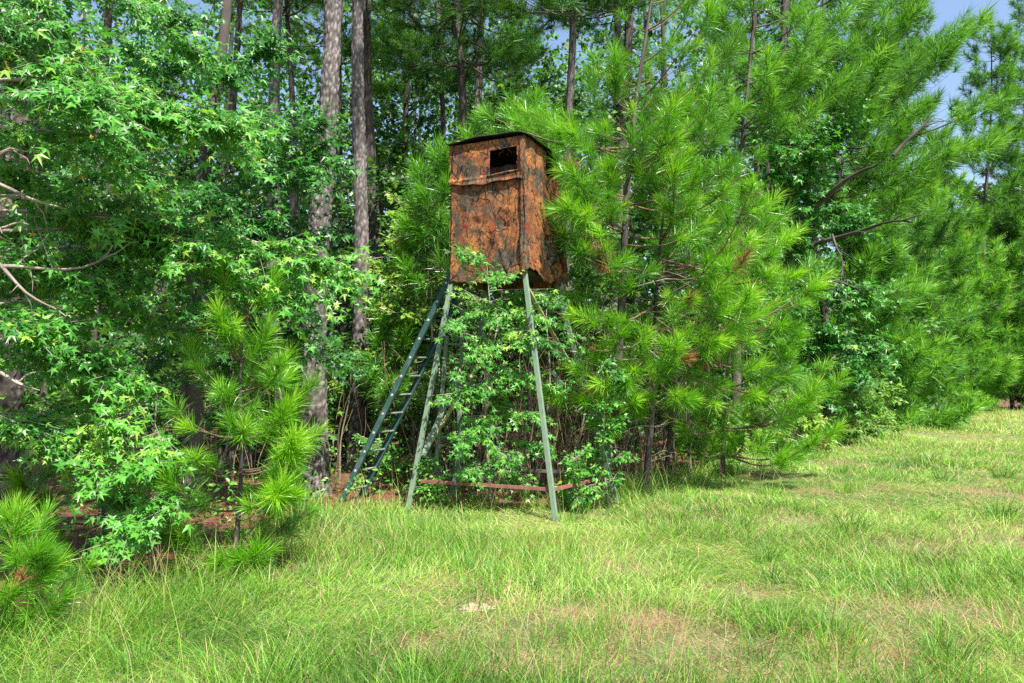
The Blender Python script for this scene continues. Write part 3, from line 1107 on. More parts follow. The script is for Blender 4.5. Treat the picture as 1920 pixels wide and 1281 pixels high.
# --- the near sweetgum whose boughs come in from the left edge
sx_, sy_ = -4.7, 5.9
ends = [(330, 70, 6.6, .9), (385, 235, 5.7, 1.5), (90, 40, 5.6, .9), (585, 500, 6.7, 1.7), (250, 400, 6.2, .5), (300, 600, 6.6, .5), (150, 520, 6.1, .8), (215, 690, 6.2, 1.0),
        (430, 270, 6.3, .5), (70, 800, 6.0, .8), (190, 190, 5.3, 1.0), (430, 480, 6.3, 1.0), (60, 620, 5.6, .5), (240, 300, 5.6, .8), (130, 840, 6.4, .6), (40, 130, 6.4, .8), (60, 250, 6.6, .8), (30, 520, 6.8, .6), (15, 330, 6.4, .7), (25, 440, 6.6, .7), (30, 60, 6.4, .8), (40, 600, 6.8, .6), (330, 440, 6.1, .5), (500, 540, 6.6, 1.0)]
bare_l = [limb_path(at(-60, 330, 5.6), at(85, 270, 5.4), 10, .05, .06), limb_path(at(-60, 330, 5.8), at(125, 400, 5.6), 10, .03, .05), limb_path(at(-60, 440, 5.6), at(60, 425, 5.5), 8, .05, .05),
          limb_path(at(-60, 470, 5.4), at(115, 610, 5.4), 12, .1, .07), limb_path(at(-60, 500, 5.6), at(212, 470, 5.7), 12, -.06, .06), limb_path(at(-60, 690, 5.5), at(75, 740, 5.5), 10, .1, .08)]
broadleaf('sweetgum_tree', 'near sweetgum sending star leaved boughs and bare grey branches in at the left edge', 'tree', g3(sx_, sy_),
          wavy(g3(sx_, sy_), (sx_ + .1, sy_ + .2, 7.5), 10, .02),
          limbs_to([.75, .55, .75, .38, .42, .3, .36, .27, .6, .2, .6, .4, .3, .5, .2, .62, .5, .35, .48, .42, .66, .32, .4, .36], ends), 'gum', size=.058, ntw=62, tl=.62, nleaf=14, tint=(.62, .16), r0=.17, r1=.05, parts=300,
          t0=.3, bare_limbs=bare_l, droop=.35)

# --- second sweetgum, set back; its shade is put into a darker leaf tint
sx_, sy_ = -4.1, 9.4
ends = [(575, 240, 8.7, .9), (610, 300, 9.0, .7), (500, 90, 9.2, .8), (420, 130, 8.6, 1.1), (250, 100, 8.4, 1.0), (500, 420, 8.6, 1.2), (570, 560, 9.2, .5), (600, 650, 9.6, .5), (400, 600, 8.6, 1.0),
        (330, 30, 9.0, .8), (470, 230, 8.3, 1.1), (320, 480, 8.2, 1.0), (130, 150, 8.4, 1.0), (150, 330, 8.2, 1.0), (520, 560, 8.8, .8), (560, 330, 8.6, 1.0), (60, 480, 8.4, .8), (260, 700, 8.8, .7),
        (660, 690, 10.4, .3), (580, 450, 9.4, .7), (400, 380, 8.4, 1.)]
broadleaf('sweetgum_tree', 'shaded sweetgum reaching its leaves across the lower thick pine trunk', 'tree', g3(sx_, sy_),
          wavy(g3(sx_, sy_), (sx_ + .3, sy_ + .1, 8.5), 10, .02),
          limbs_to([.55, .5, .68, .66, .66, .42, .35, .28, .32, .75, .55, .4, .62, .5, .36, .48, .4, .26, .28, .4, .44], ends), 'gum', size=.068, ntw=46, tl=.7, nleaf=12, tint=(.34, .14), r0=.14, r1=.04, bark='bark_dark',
          t0=.25, flat=.45, droop=.35)

# --- small sweetgum by the dark hollow at lower left
sx_, sy_ = -3.15, 6.5
ends = [(230, 790, 6.0, 1.0), (300, 840, 6.1, 1.0), (180, 900, 5.9, .9), (250, 985, 5.8, 1.2), (300, 960, 5.9, .9), (215, 1010, 5.9, .8), (320, 890, 6.2, .6), (190, 830, 6.0, .8), (260, 880, 5.8, .8)]
broadleaf('sweetgum_sapling', 'low sunlit sweetgum sapling above the grass beside the dark hollow', 'sapling', g3(sx_, sy_),
          wavy(g3(sx_, sy_), (sx_ + .1, sy_ - .2, 1.55), 8, .03),
          limbs_to([.95, .85, .7, .5, .55, .4, .8, .9, .6], ends), 'gum', size=.058, ntw=12, tl=.30, nleaf=11, tint=(.70, .1), r0=.018, r1=.006, parts=260, t0=.4, limb_r=.006)

# --- the sweetgum sapling growing up through the stand
sx_, sy_ = -.28, 9.75
ends = [(882, 482, 9.25, .9), (935, 520, 9.3, 1.0), (1000, 600, 9.5, 1.1), (850, 605, 9.25, 1.0), (840, 745, 9.2, .9), (900, 640, 9.4, 1.1), (960, 700, 9.5, 1.1), (1035, 560, 9.8, .8), (870, 820, 9.3, 1.0), (950, 860, 9.4, 1.0),
        (1000, 780, 9.6, 1.0), (1035, 650, 9.8, .8), (925, 580, 9.4, 1.1), (900, 730, 9.4, 1.0), (1060, 620, 9.9, .6), (890, 880, 9.4, .8), (860, 690, 9.3, .6), (980, 640, 9.4, 1.), (1010, 840, 9.8, .9), (975, 900, 9.7, .8), (910, 800, 9.5, 1.1), (1030, 720, 9.9, .9), (940, 760, 10.2, 1.1), (880, 560, 9.9, .9), (980, 560, 10.2, 1)]
broadleaf('sweetgum_sapling', 'leafy sweetgum sapling growing up between the legs of the hunting blind', 'sapling', g3(sx_, sy_),
          wavy(g3(sx_, sy_), (sx_ - .05, sy_ - .1, 3.2), 9, .02),
          limbs_to([.95, .93, .8, .8, .5, .72, .6, .9, .35, .28, .42, .75, .88, .55, .8, .2, .6, .74, .3, .18, .4, .55, .5, .85, .85], ends), 'gum', size=.05, ntw=17, tl=.40, nleaf=11, tint=(.62, .17), r0=.022, r1=.006, parts=300, t0=.3,
          limb_r=.007, droop=.3)

# --- bright young maples and shrubs in the gap
def auto_limbs(x, y, z0, z1, rad, n, zmin=0.15, toward=.25, top=.35, h0=0.0):
    out = []
    H = z1
    for i in range(n):
        z = z0 + (z1 - z0) * (i + rng.random()) / n
        f = (z - z0) / max(.1, z1 - z0)
        rr = rad * (1 - (1 - top) * f ** 1.5) * rng.uniform(.6, 1.1)
        a = rng.uniform(0, 2 * np.pi)
        e = np.array([x + rr * math.cos(a), y + rr * math.sin(a) - toward * rad, max(zmin, z + rng.uniform(-.1, .25) * rad)])
        out.append((np.clip((z - .25 * rad) / H, .08, .97), e, 1.0))
    return out


def auto_tree(name, label, cat, px, Y, H, rad, n, mat, z0=.3, group=None, **kw):
    x = (px - 960) / F * Y
    b = g3(x, Y)
    lean = rng.normal(0, .03, 2) * H
    st = wavy(b, (x + lean[0], Y + lean[1], H * .95), 9, .025)
    return broadleaf(name, label, cat, b, st, auto_limbs(x, Y, z0, H, rad, n), mat, group, **kw)


auto_tree('maple_sapling', 'slim yellow green sapling with layered leaves left of the cabin', 'sapling', 775, 13.2, 4.9, .85, 16, 'bright', z0=2.2, leaf='oval', size=.11, ntw=12, tl=.5, nleaf=10, tint=(.6, .2),
          r0=.022, r1=.006, limb_r=.007, flat=.12)
auto_tree('shrub', 'pale leaved shrub in front of the slimmer sunlit pine trunk', 'shrub', 715, 14.6, 3.6, .8, 16, 'bright', z0=.8, leaf='oval', size=.085, ntw=12, tl=.4, nleaf=12, tint=(.35, .2), r0=.02,
          r1=.006, limb_r=.007)
auto_tree('shrub', 'feathery grey green shrub behind the middle of the ladder', 'shrub', 775, 13.0, 3.0, .6, 14, 'bright', z0=1.2, leaf='oval', size=.075, ntw=12, tl=.45, nleaf=14, tint=(.25, .2), r0=.02, r1=.006,
          limb_r=.007)
auto_tree('shrub', 'low green shrub at the foot of the ladder', 'shrub', 712, 11.8, .9, .45, 9, 'gum', z0=.1, leaf='oval', size=.07, ntw=8, tl=.25, nleaf=10, tint=(.6, .15), r0=.01, r1=.004, limb_r=.005)

auto_tree('vine', 'leafy vine climbing in front of the right rear leg of the hunting blind', 'vine', 1140, 10.05, 2.0, .26, 16, 'gum', z0=.15, leaf='oval', size=.075, ntw=8, tl=.22, nleaf=9, tint=(.5, .2), r0=.018, r1=.006, limb_r=.005)
auto_tree('weed', 'tall leafy weed in front of the reddish side rail', 'weed', 1085, 9.75, .8, .2, 10, 'gum', z0=.1, leaf='oval', size=.07, ntw=7, tl=.18, nleaf=9, tint=(.6, .2), r0=.008, r1=.003, limb_r=.004)
auto_tree('weed', 'leafy weed at the foot of the left front leg', 'weed', 800, 9.75, .6, .2, 10, 'gum', z0=.1, leaf='oval', size=.06, ntw=7, tl=.18, nleaf=9, tint=(.6, .2), r0=.008, r1=.003, limb_r=.004)

# understory trees closing the gaps between the trunks
UG = 'understory trees in the shade of the woods'
U_SEEN = ['under the leaning reddish pine', 'left of the thick furrowed pine', 'right of the thick furrowed pine', 'between the paler trunk and the ladder', 'left of the cabin at window height',
          'behind the left edge of the cabin', 'behind the ladder side of the stand', 'behind the middle of the cabin', 'behind the right legs of the stand', 'behind the leaning bright young pine',
          'far behind the leaning reddish pine', 'far behind the gap between the two lit trunks', 'far behind the layered yellow green sapling', 'far behind the cabin roof', 'far behind the tufts right of the roof',
          'behind the shaded sweetgum', 'behind the near sweetgum boughs', 'behind the big trunk at the left edge', 'high behind the shaded sweetgum', 'high behind the near sweetgum boughs', 'high behind the bright young pine',
          'behind the slim bright pine', 'beyond the pale shrub by the slimmer trunk', 'at the foot of the narrow dark pine stem', 'in the tangle below the cabin', 'in the tangle beside the inner ladder posts',
          'in the tangle right of the stand', 'above the chest high pine sapling']
spots = [(420, 15, 6.5, 1.7), (560, 17, 7.5, 1.8), (640, 16, 4.5, 1.2), (720, 18, 8.0, 2.0), (800, 16.5, 6.2, 1.6), (850, 21, 9.5, 2.2), (930, 15.5, 6.0, 1.7), (985, 19, 9.0, 2.2), (1060, 15, 6.5, 1.7), (1120, 18, 9.0, 2.2),
         (480, 22, 10.0, 2.4), (620, 24, 11, 2.6), (760, 25, 11.5, 2.6), (910, 26, 11.5, 2.6), (1050, 26, 12, 2.6), (300, 14, 7.0, 1.8), (180, 12.5, 7.0, 1.8), (60, 12, 7.5, 1.8), (280, 19, 10, 2.4), (80, 17, 10, 2.4), (1200, 22, 11, 2.4),
         (1290, 18, 9, 2.2), (690, 21, 9.5, 2.), (560, 13.5, 3.4, 1.0), (1000, 14.2, 3.6, 1.2), (870, 13.6, 3.2, 1.1), (1130, 13.8, 4.2, 1.3), (440, 12.5, 3.5, 1.1)]
for us_, (px, Y, H, rad) in zip(U_SEEN, spots):
    nl = 11
    big = Y > 15
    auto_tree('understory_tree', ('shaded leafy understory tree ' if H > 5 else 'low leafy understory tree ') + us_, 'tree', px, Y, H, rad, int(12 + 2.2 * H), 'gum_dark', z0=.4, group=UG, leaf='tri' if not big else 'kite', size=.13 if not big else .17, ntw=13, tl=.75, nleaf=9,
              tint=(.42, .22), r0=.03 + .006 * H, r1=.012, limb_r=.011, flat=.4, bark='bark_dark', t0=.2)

# sweetgum and shrubs right of the big young pine
x = (1545 - 960) / F * 19.5
ends = [(1450, 300, 18.5, 1), (1510, 270, 18.0, 1.4), (1580, 240, 18.5, 1.2), (1400, 420, 18.8, 1), (1540, 520, 18.6, 1), (1600, 420, 18.8, 1), (1480, 640, 18.5, 1.2), (1560, 640, 18.6, 1.2), (1620, 560, 19, 1.2), (1500, 460, 18.6, 1),
        (1430, 560, 18.6, 1), (1440, 220, 19, .9), (1640, 660, 19.2, 1), (1530, 380, 18.6, 1), (1590, 700, 19, 1), (1460, 120, 19, 1), (1560, 130, 19, 1), (1510, 720, 18.6, .9), (1420, 700, 18.2, .8)]
broadleaf('sweetgum_tree', 'dark leaved sweetgum standing right of the bright young pines', 'tree', g3(x, 19.5), wavy(g3(x, 19.5), (x, 19.8, 11), 9, .02),
          limbs_to([.5, .55, .6, .42, .36, .46, .2, .2, .3, .4, .28, .66, .2, .5, .16, .75, .75, .12, .14], ends), 'gum', leaf='star', size=.115, ntw=46, tl=1.15, nleaf=10, tint=(.40, .14), r0=.14, r1=.04, t0=.2, flat=.45, bark='bark_dark')
for i, (px, Y, H, rad, lab, ti) in enumerate(((1485, 18.2, 1.5, .9, 'yellow green shrub at the field edge under the young pine tips', .85), (1560, 20.5, 2.2, 1.1, 'dark bushy shrub at the field edge under the sweetgum', .3),
                                             (1625, 23, 2.4, 1.2, 'mid green shrub between the sweetgum and the line of young pines', .5), (1400, 16.6, 1.3, .8, 'low pale shrub in the grass under the lowest young pine boughs', .6),
                                             (1330, 14.6, 1.1, .6, 'small green shrub beside the thin bare pine stems', .4))):
    auto_tree('shrub', lab, 'shrub', px, Y, H, rad, 22, 'bright', z0=.15, leaf='oval', size=.12, ntw=14, tl=.4, nleaf=11, tint=(ti * .7, .2), r0=.02, r1=.008, limb_r=.008)


# ------------------------------------------------------------------ pines
def tuft_geo(n, L, w, shoot, segs, r):
    """a brush of long needles round a shoot that points along +Z"""
    u = r.random(n)
    az = r.uniform(0, 2 * np.pi, n)
    th = np.radians(14 + 62 * u + r.normal(0, 9, n))
    z0 = -shoot * u
    ln = L * r.uniform(.75, 1.12, n)
    rad = np.stack([np.cos(az), np.sin(az), np.zeros(n)], -1)
    zz = np.array([0, 0, 1.0])
    d0 = rad * np.sin(th)[:, None] + zz * np.cos(th)[:, None]
    th2 = th + r.uniform(.05, .5, n)
    d1 = rad * np.sin(th2)[:, None] + zz * np.cos(th2)[:, None]
    sweep = r.normal(0, .15, 3)
    d0, d1 = norm(d0 + .5 * sweep), norm(d1 + sweep)
    side = norm(np.cross(d0, r.normal(0, 1, (n, 3))))
    p0 = zz * z0[:, None]
    p1 = p0 + d0 * ln[:, None] * .55
    p2 = p1 + d1 * ln[:, None] * .45
    if segs == 2:
        v = np.stack([p0 - side * w * .4, p0 + side * w * .4, p1 + side * w * .5, p1 - side * w * .5, p2], 1).reshape(-1, 3)
        b = np.arange(n)[:, None] * 5
        return v, [b + np.array([[0, 1, 2, 3]]), b + np.array([[3, 2, 4]])], np.repeat(u, 5)
    v = np.stack([p0 - side * w * .5, p0 + side * w * .5, p2], 1).reshape(-1, 3)
    b = np.arange(n)[:, None] * 3
    return v, [b + np.array([[0, 1, 2]])], np.repeat(u, 3)


def frame_z(d, roll):
    d = norm(d)
    ref = np.where(np.abs(d[:, 2:3]) < .9, np.array([[0, 0, 1.0]]), np.array([[1.0, 0, 0]]))
    x = norm(np.cross(ref, d))
    y = np.cross(d, x)
    c, s = np.cos(roll)[:, None], np.sin(roll)[:, None]
    return np.stack([x * c + y * s, -x * s + y * c, d], -1)


TUFT = {}


def tuft_set(key, n, L, w, shoot, segs, count=6):
    r = np.random.default_rng(len(TUFT) + 50)
    TUFT[key] = [tuft_geo(int(n * (.55, .8, 1.1, 1, .7, 1.25)[k % 6]), L * (.8, 1.05, 1, 1.1, .9, 1)[k % 6], w, shoot * (.6, 1, 1.8, 2.4, 1.3, 3.0)[k % 6], segs, r) for k in range(count)]


tuft_set('hi', 150, .29, .0062, .15, 2)
tuft_set('mid', 80, .30, .009, .17, 2)
tuft_set('lo', 52, .36, .018, .2, 1)
tuft_set('far', 46, .46, .032, .3, 1)
HI_MESH = {}


def hi_meshes(mat, tag):
    if tag not in HI_MESH:
        out = []
        for k, (v, fs, u) in enumerate(TUFT['hi']):
            for dt in (-.2, .03, .22):
                mb = MB()
                t = np.clip(.62 + dt - .3 * u + np.repeat(rng.normal(0, .07, len(u) // 5), 5), 0, .94)
                mb.add(v, fs[0], t)
                mb.f.append(fs[1])
                mb.m.append(np.zeros(len(fs[1]), int))
                mb.sm.append(np.zeros(len(fs[1]), bool))
                out.append(mb.mesh('needle_tuft', M[mat]))
        HI_MESH[tag] = out
    return HI_MESH[tag]


def add_tufts(mb, key, pos, d, scale, tint, mat=0):
    pos, d = np.asarray(pos, float), np.asarray(d, float)
    n = len(pos)
    if n == 0:
        return
    fr = frame_z(d, rng.uniform(0, 6.28, n))
    var = rng.integers(0, len(TUFT[key]), n)
    scale = np.broadcast_to(np.asarray(scale, float), (n,))
    tint = np.broadcast_to(np.asarray(tint, float), (n,))
    for k, (v, fs, u) in enumerate(TUFT[key]):
        i = np.where(var == k)[0]
        if len(i) == 0:
            continue
        V = pos[i][:, None] + np.einsum('nij,mj->nmi', fr[i] * scale[i][:, None, None], v)
        t = np.clip(tint[i][:, None] - .28 * u[None], 0, .94)
        b0 = np.arange(len(i))[:, None, None] * len(v)
        n0 = mb.n
        mb.add(V.reshape(-1, 3), (b0 + fs[0][None]).reshape(-1, fs[0].shape[1]), t.ravel(), mat)
        for f in fs[1:]:
            ff = (b0 + f[None]).reshape(-1, f.shape[1]) + n0
            mb.f.append(ff)
            mb.m.append(np.full(len(ff), mat, int))
            mb.sm.append(np.zeros(len(ff), bool))


def pine(name, label, base, top, r0, crown0, dz, bl, key='hi', mat='needle', bark='bark_dark', group=None, cat='tree', shoots=.22, bias=(0, 0), nb=(3, 5), scale=1.0, elev=(8, 40), tint=.6,
         prof=.7, extra=(), trunk_hi=False, bare_below=0, parts=300, dens=1.0, sect=None, dead=()):
    """whorled pine; every tuft that shows large is a needle_tuft under its branch"""
    base, top = np.asarray(base, float), np.asarray(top, float)
    root = thing(name, label, cat, base, group)
    H = top[2] - base[2]
    stem = wavy(base - np.array([0, 0, .05]), top, 14, .012)
    s = np.linspace(0, 1, 14)
    mb = MB()
    if trunk_hi:
        v, f, t = bark_trunk(stem, r0, r0 * .35, *trunk_hi, seed=len(label), plate=.085)
    else:
        v, f = tube(stem, np.linspace(r0, r0 * .12, 14), 9, .06)
        t = rng.uniform(.2, .65, len(v))
    mb.add(v, f, t, 0, True)
    mb.build('trunk', M[bark], root, base)
    zf = lambda z: np.array([np.interp((z) / H, s, stem[:, c]) for c in range(3)])
    branches = []
    z = crown0
    while z < H * .98:
        f = (z - crown0) / max(.1, H - crown0)
        for k in range(rng.integers(nb[0], nb[1] + 1)):
            a = rng.uniform(0, 2 * np.pi)
            if sect and abs((a - sect[0] + np.pi) % (2 * np.pi) - np.pi) > sect[1]:
                continue
            L = bl * ((1 - f) ** prof * rng.uniform(.65, 1.1)) + .22
            L *= max(.35, 1 + bias[0] * math.cos(a) + bias[1] * math.sin(a))
            el = R(elev[0] + (elev[1] - elev[0]) * f + rng.normal(0, 7))
            d = np.array([math.cos(a) * math.cos(el), math.sin(a) * math.cos(el), math.sin(el)])
            branches.append((zf(z + rng.uniform(-.1, .1) * dz), d, L))
        z += dz * rng.uniform(.75, 1.2)
    branches.append((zf(H * .93), norm(stem[-1] - stem[-2]), H * .07 + .1))
    nfree = len(branches)
    for hz, end in extra:
        st = zf(hz)
        branches.append((st, norm(end - st), np.linalg.norm(end - st)))
    tp, td, tb, ts = [], [], [], []
    bmb = []
    for bi, (st, d, L) in enumerate(branches):
        side = norm(np.cross(d, [0, 0, 1.0]) + 1e-4)
        nseg = 7
        t = np.linspace(0, 1, nseg)
        path = st + d * (L * t)[:, None]
        path[:, 2] += L * ((.20 if bi < nfree else .0) * t ** 2.2 - .10 * np.sin(np.pi * t))
        path += side * (L * .07 * np.sin(4 * t + rng.uniform(0, 6)) * t)[:, None]
        q = MB()
        rb = .006 + .0075 * L
        v, f = tube(path, np.linspace(rb, .004, nseg), 5, .05)
        q.add(v, f, .45, 0, True)
        tipd = norm(path[-1] - path[-2])
        tp.append(path[-1])
        td.append(norm(tipd + np.array([0, 0, .25])))
        tb.append(bi)
        ts.append(1.05)
        ns = int(L / shoots * dens)
        P0, P1 = [], []
        for k in range(ns):
            tt = .30 + .66 * (k + rng.random()) / max(1, ns)
            p = np.array([np.interp(tt, t, path[:, c]) for c in range(3)])
            sg = 1 if k % 2 else -1
            sl_ = (.34 * L * (1 - tt) + .14) * rng.uniform(.6, 1.2) * (1.7 if key in ('lo', 'far') else 1.0)
            sd_ = norm(d * rng.uniform(.55, 1.0) + side * sg * rng.uniform(.35, 1.0) + np.array([0, 0, rng.uniform(-.05, .55)]))
            e = p + sd_ * sl_
            P0.append(p)
            P1.append(e)
            tp.append(e)
            td.append(norm(sd_ + np.array([0, 0, .3])))
            tb.append(bi)
            ts.append(rng.uniform(.72, 1.05))
            if sl_ > .45:
                m_ = p + sd_ * sl_ * .55
                e2 = m_ + norm(sd_ - side * sg * .8 + np.array([0, 0, .3])) * .2
                P0.append(m_)
                P1.append(e2)
                tp.append(e2)
                td.append(norm(e2 - m_ + np.array([0, 0, .05])))
                tb.append(bi)
                ts.append(rng.uniform(.65, .95))
        if P0:
            twigs(q, P0, P1, np.full(len(P0), .0055), np.full(len(P0), .004), .45)
        bmb.append(q)
    # bare dead stubs low on the stem
    if bare_below:
        for k in range(int(bare_below * (2.4 if key == 'hi' else 1))):
            st = zf(rng.uniform(.15, 1.0 if k < bare_below else 2.0) * crown0 + .1)
            a = rng.uniform(0, 6.28)
            e = st + np.array([math.cos(a), math.sin(a), rng.uniform(-.15, .35)]) * rng.uniform(.25, .9) * (1 if k < bare_below else 1.5)
            q = MB()
            v, f = tube(limb_path(st, e, 7, .08, .06), np.linspace(.009, .002, 7), 5, .08)
            q.add(v, f, .75, 0, True)
            q.build('dead_branch', M['bark_grey'], root, base)
    for p in dead:
        q = MB()
        add_tufts(q, 'mid', np.array([p]) + rng.normal(0, .05, (4, 3)), np.tile([0.1, -.1, -1.0], (4, 1)) + rng.normal(0, .4, (4, 3)), .62, .6)
        q.build('dead_needles', M['dead_needle'], root, base)
    tp, td, tb, ts = np.array(tp), np.array(td), np.array(tb), np.array(ts) * scale
    n = len(tp)
    rest = np.ones(n, bool)
    if key == 'hi':
        bo = [q.build('branch', M['twig'], root, base) for q in bmb]
        dist = np.linalg.norm(tp - np.array([0, 0, CH]), axis=1)
        out = (np.abs(tp[:, 0] / tp[:, 1]) > .76) | (tp[:, 2] > CH + .56 * tp[:, 1])
        idx = np.argsort(dist + 100 * out)[:parts]
        rest[idx] = False
        mm = hi_meshes(mat, mat)
        fr = frame_z(td, rng.uniform(0, 6.28, n))
        for i in idx:
            if rng.random() < .08:
                continue
            dead_ = rng.random() < .035
            o = bpy.data.objects.new('needle_tuft', (hi_meshes('dead_needle', 'dead_needle') if dead_ else mm)[rng.integers(0, len(mm))])
            if dead_:
                o['label'] = 'rust brown dead needle tuft'
                ts[i] *= .7
            C.objects.link(o)
            o.parent = bo[tb[i]]
            o.rotation_mode = 'QUATERNION'
            o.rotation_quaternion = Matrix(fr[i].tolist()).to_quaternion()
            o.scale = (ts[i],) * 3
            o.location = tuple(tp[i] - base)
    else:
        wood = MB()
        for q in bmb:
            wood.add(np.concatenate(q.v), np.concatenate(q.f), .4, 0, True)
        wood.build('branches', M[bark], root, base)
    if rest.any():
        mb = MB()
        k2 = 'mid' if key == 'hi' else key
        add_tufts(mb, k2, tp[rest], td[rest], ts[rest], np.clip(rng.normal(tint, .12, rest.sum()), .15, .95))
        cr = mb.build('needles', M[mat], root, base)
        if key == 'hi':
            cr['kind'] = 'stuff'
    return root


# --- the bright young pines at the blind's right hand
pine('pine_tree', 'bright young pine leaning right and overhanging the cabin roof', g3((1123 - 960) / F * 10.9, 10.9), at(1235, -110, 10.9), .085, 3.5, .44, 1.5, bias=(.25, -.2), shoots=.38, nb=(3, 4), bare_below=6, tint=.66,
     extra=[(4.4, at(1062, 325, 9.6)), (4.2, at(1072, 385, 9.5)), (4.5, at(1052, 300, 9.9)), (3.6, at(1085, 470, 9.8)), (5.1, at(1060, 225, 10.3)), (5.2, at(985, 205, 11.2)), (5.3, at(915, 215, 11.2)), (4.2, at(1095, 395, 9.7)), (3.2, at(1060, 560, 11.0)), (5.5, at(1380, 60, 10.2)), (6.0, at(1330, 20, 10.0)),
            (5.6, at(1160, 100, 10.1)), (4.9, at(1390, 200, 10.1)), (4.4, at(1370, 300, 10.1)), (3.8, at(1330, 420, 9.9)), (5.2, at(1260, 200, 9.6)), (4.6, at(1180, 260, 9.7))],
     dead=[at(1105, 458, 10.2), at(1118, 462, 10.2), at(1133, 497, 10.3)])
pine('pine_tree', 'slim young pine with a bare lower stem and long low bright boughs', g3((1205 - 960) / F * 11.2, 11.2), at(1262, 235, 11.1), .052, 1.75, .40, 1.6, bias=(.4, -.2), shoots=.38, nb=(2, 4), tint=.7, bare_below=7,
     extra=[(2.9, at(1085, 590, 10.0)), (2.6, at(1115, 655, 9.9)), (2.2, at(1075, 690, 10.1)), (2.4, at(1140, 720, 9.8)), (1.6, at(1130, 800, 10.4)), (2.0, at(1030, 735, 10.2)), (1.9, at(1095, 750, 10.3)), (2.3, at(1110, 665, 10.4)), (1.8, at(1180, 755, 9.9)), (1.9, at(1280, 745, 10.0)), (2.5, at(1490, 700, 10.8)), (2.9, at(1500, 610, 10.8)), (3.4, at(1525, 500, 10.8)),
            (3.5, at(1500, 430, 10.7)), (3.3, at(1470, 400, 10.8)), (2.2, at(1420, 740, 10.8)), (2.7, at(1350, 640, 10.2)), (3.0, at(1400, 560, 10.3)), (3.3, at(1380, 490, 10.3)), (2.4, at(1250, 690, 10.1)), (2.0, at(1380, 770, 10.8)),
            (3.6, at(1440, 480, 10.4)), (3.2, at(1290, 560, 10.0))], mat='needle_yellow')
pine('pine_tree', 'small dense young pine filling the lower right of the bright group', g3((1350 - 960) / F * 13.3, 13.3), at(1385, 380, 13.2), .05, .5, .34, 1.35, bias=(.15, -.3), shoots=.34, tint=.62, dens=1.0)
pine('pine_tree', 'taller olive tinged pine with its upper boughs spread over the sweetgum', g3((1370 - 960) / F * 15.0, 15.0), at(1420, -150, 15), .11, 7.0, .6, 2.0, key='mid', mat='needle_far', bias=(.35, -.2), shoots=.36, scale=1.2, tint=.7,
     extra=[(7.2, at(1590, 140, 14)), (7.0, at(1540, 90, 13.8)), (6.6, at(1530, 200, 13.8)), (7.6, at(1460, 100, 13.6)), (6.8, at(1450, 180, 13.6)), (6.5, at(1480, 230, 13.8))])
pine('pine_tree', 'bare stemmed thin pine between the bright young pines', g3((1247 - 960) / F * 12.6, 12.6), at(1300, 330, 12.6), .045, 2.4, .45, 1.0, key='mid', shoots=.24, tint=.5, bare_below=6)

# --- pines low at the left
pine('pine_sapling', 'chest high bright pine sapling right of the dark hollow', g3(-2.42, 6.45), at(462, 560, 6.5),   .026, .25, .36, .42, shoots=.24, nb=(4, 5), tint=.62, scale=.72, mat='needle_yellow', prof=.35, cat='sapling', elev=(5, 45),
     extra=[(1.45, at(525, 690, 6.3)), (1.1, at(455, 800, 6.0)), (1.3, at(420, 740, 6.0)), (.65, at(550, 930, 6.4)), (.8, at(520, 890, 6.3)), (.5, at(480, 950, 6.1)), (.35, at(420, 1050, 6.0))])
pine('pine_sapling', 'knee high pine seedling cut by the left edge beside the grass', g3(-3.42, 5.0), at(20, 1000, 4.95), .012, .1, .2, .2, shoots=.16, nb=(3, 4), tint=.7, scale=.58, prof=.4, cat='sapling',
     extra=[(.3, at(95, 1055, 4.8)), (.15, at(115, 1120, 4.8)), (.4, at(60, 1040, 4.7)), (.2, at(30, 1110, 4.7))], elev=(20, 60))
pine('pine_sapling', 'dim drooping pine sapling in the dark hollow by the big trunk', g3(-4.1, 7.5), at(170, 760, 7.5), .024, .3, .32, .6, shoots=.26, nb=(3, 4), tint=.45, scale=.85, prof=.4, cat='sapling',
     extra=[(.9, at(90, 890, 7.2)), (.8, at(290, 900, 7.2)), (.7, at(240, 930, 7.1))])
pine('pine_sapling', 'lanky pine sapling in the shade behind the ladder', g3((735 - 960) / F * 12.8, 12.8), at(742, 590, 12.8), .022, 1.4, .3, .45, key='mid', shoots=.22, tint=.45, cat='sapling')
pine('pine_sapling', 'thin pine sapling tip beside the left edge of the cabin', g3((818 - 960) / F * 12.3, 12.3), at(815, 285, 12.3), .022, 3.4, .3, .45, key='mid', shoots=.22, tint=.5, cat='sapling')

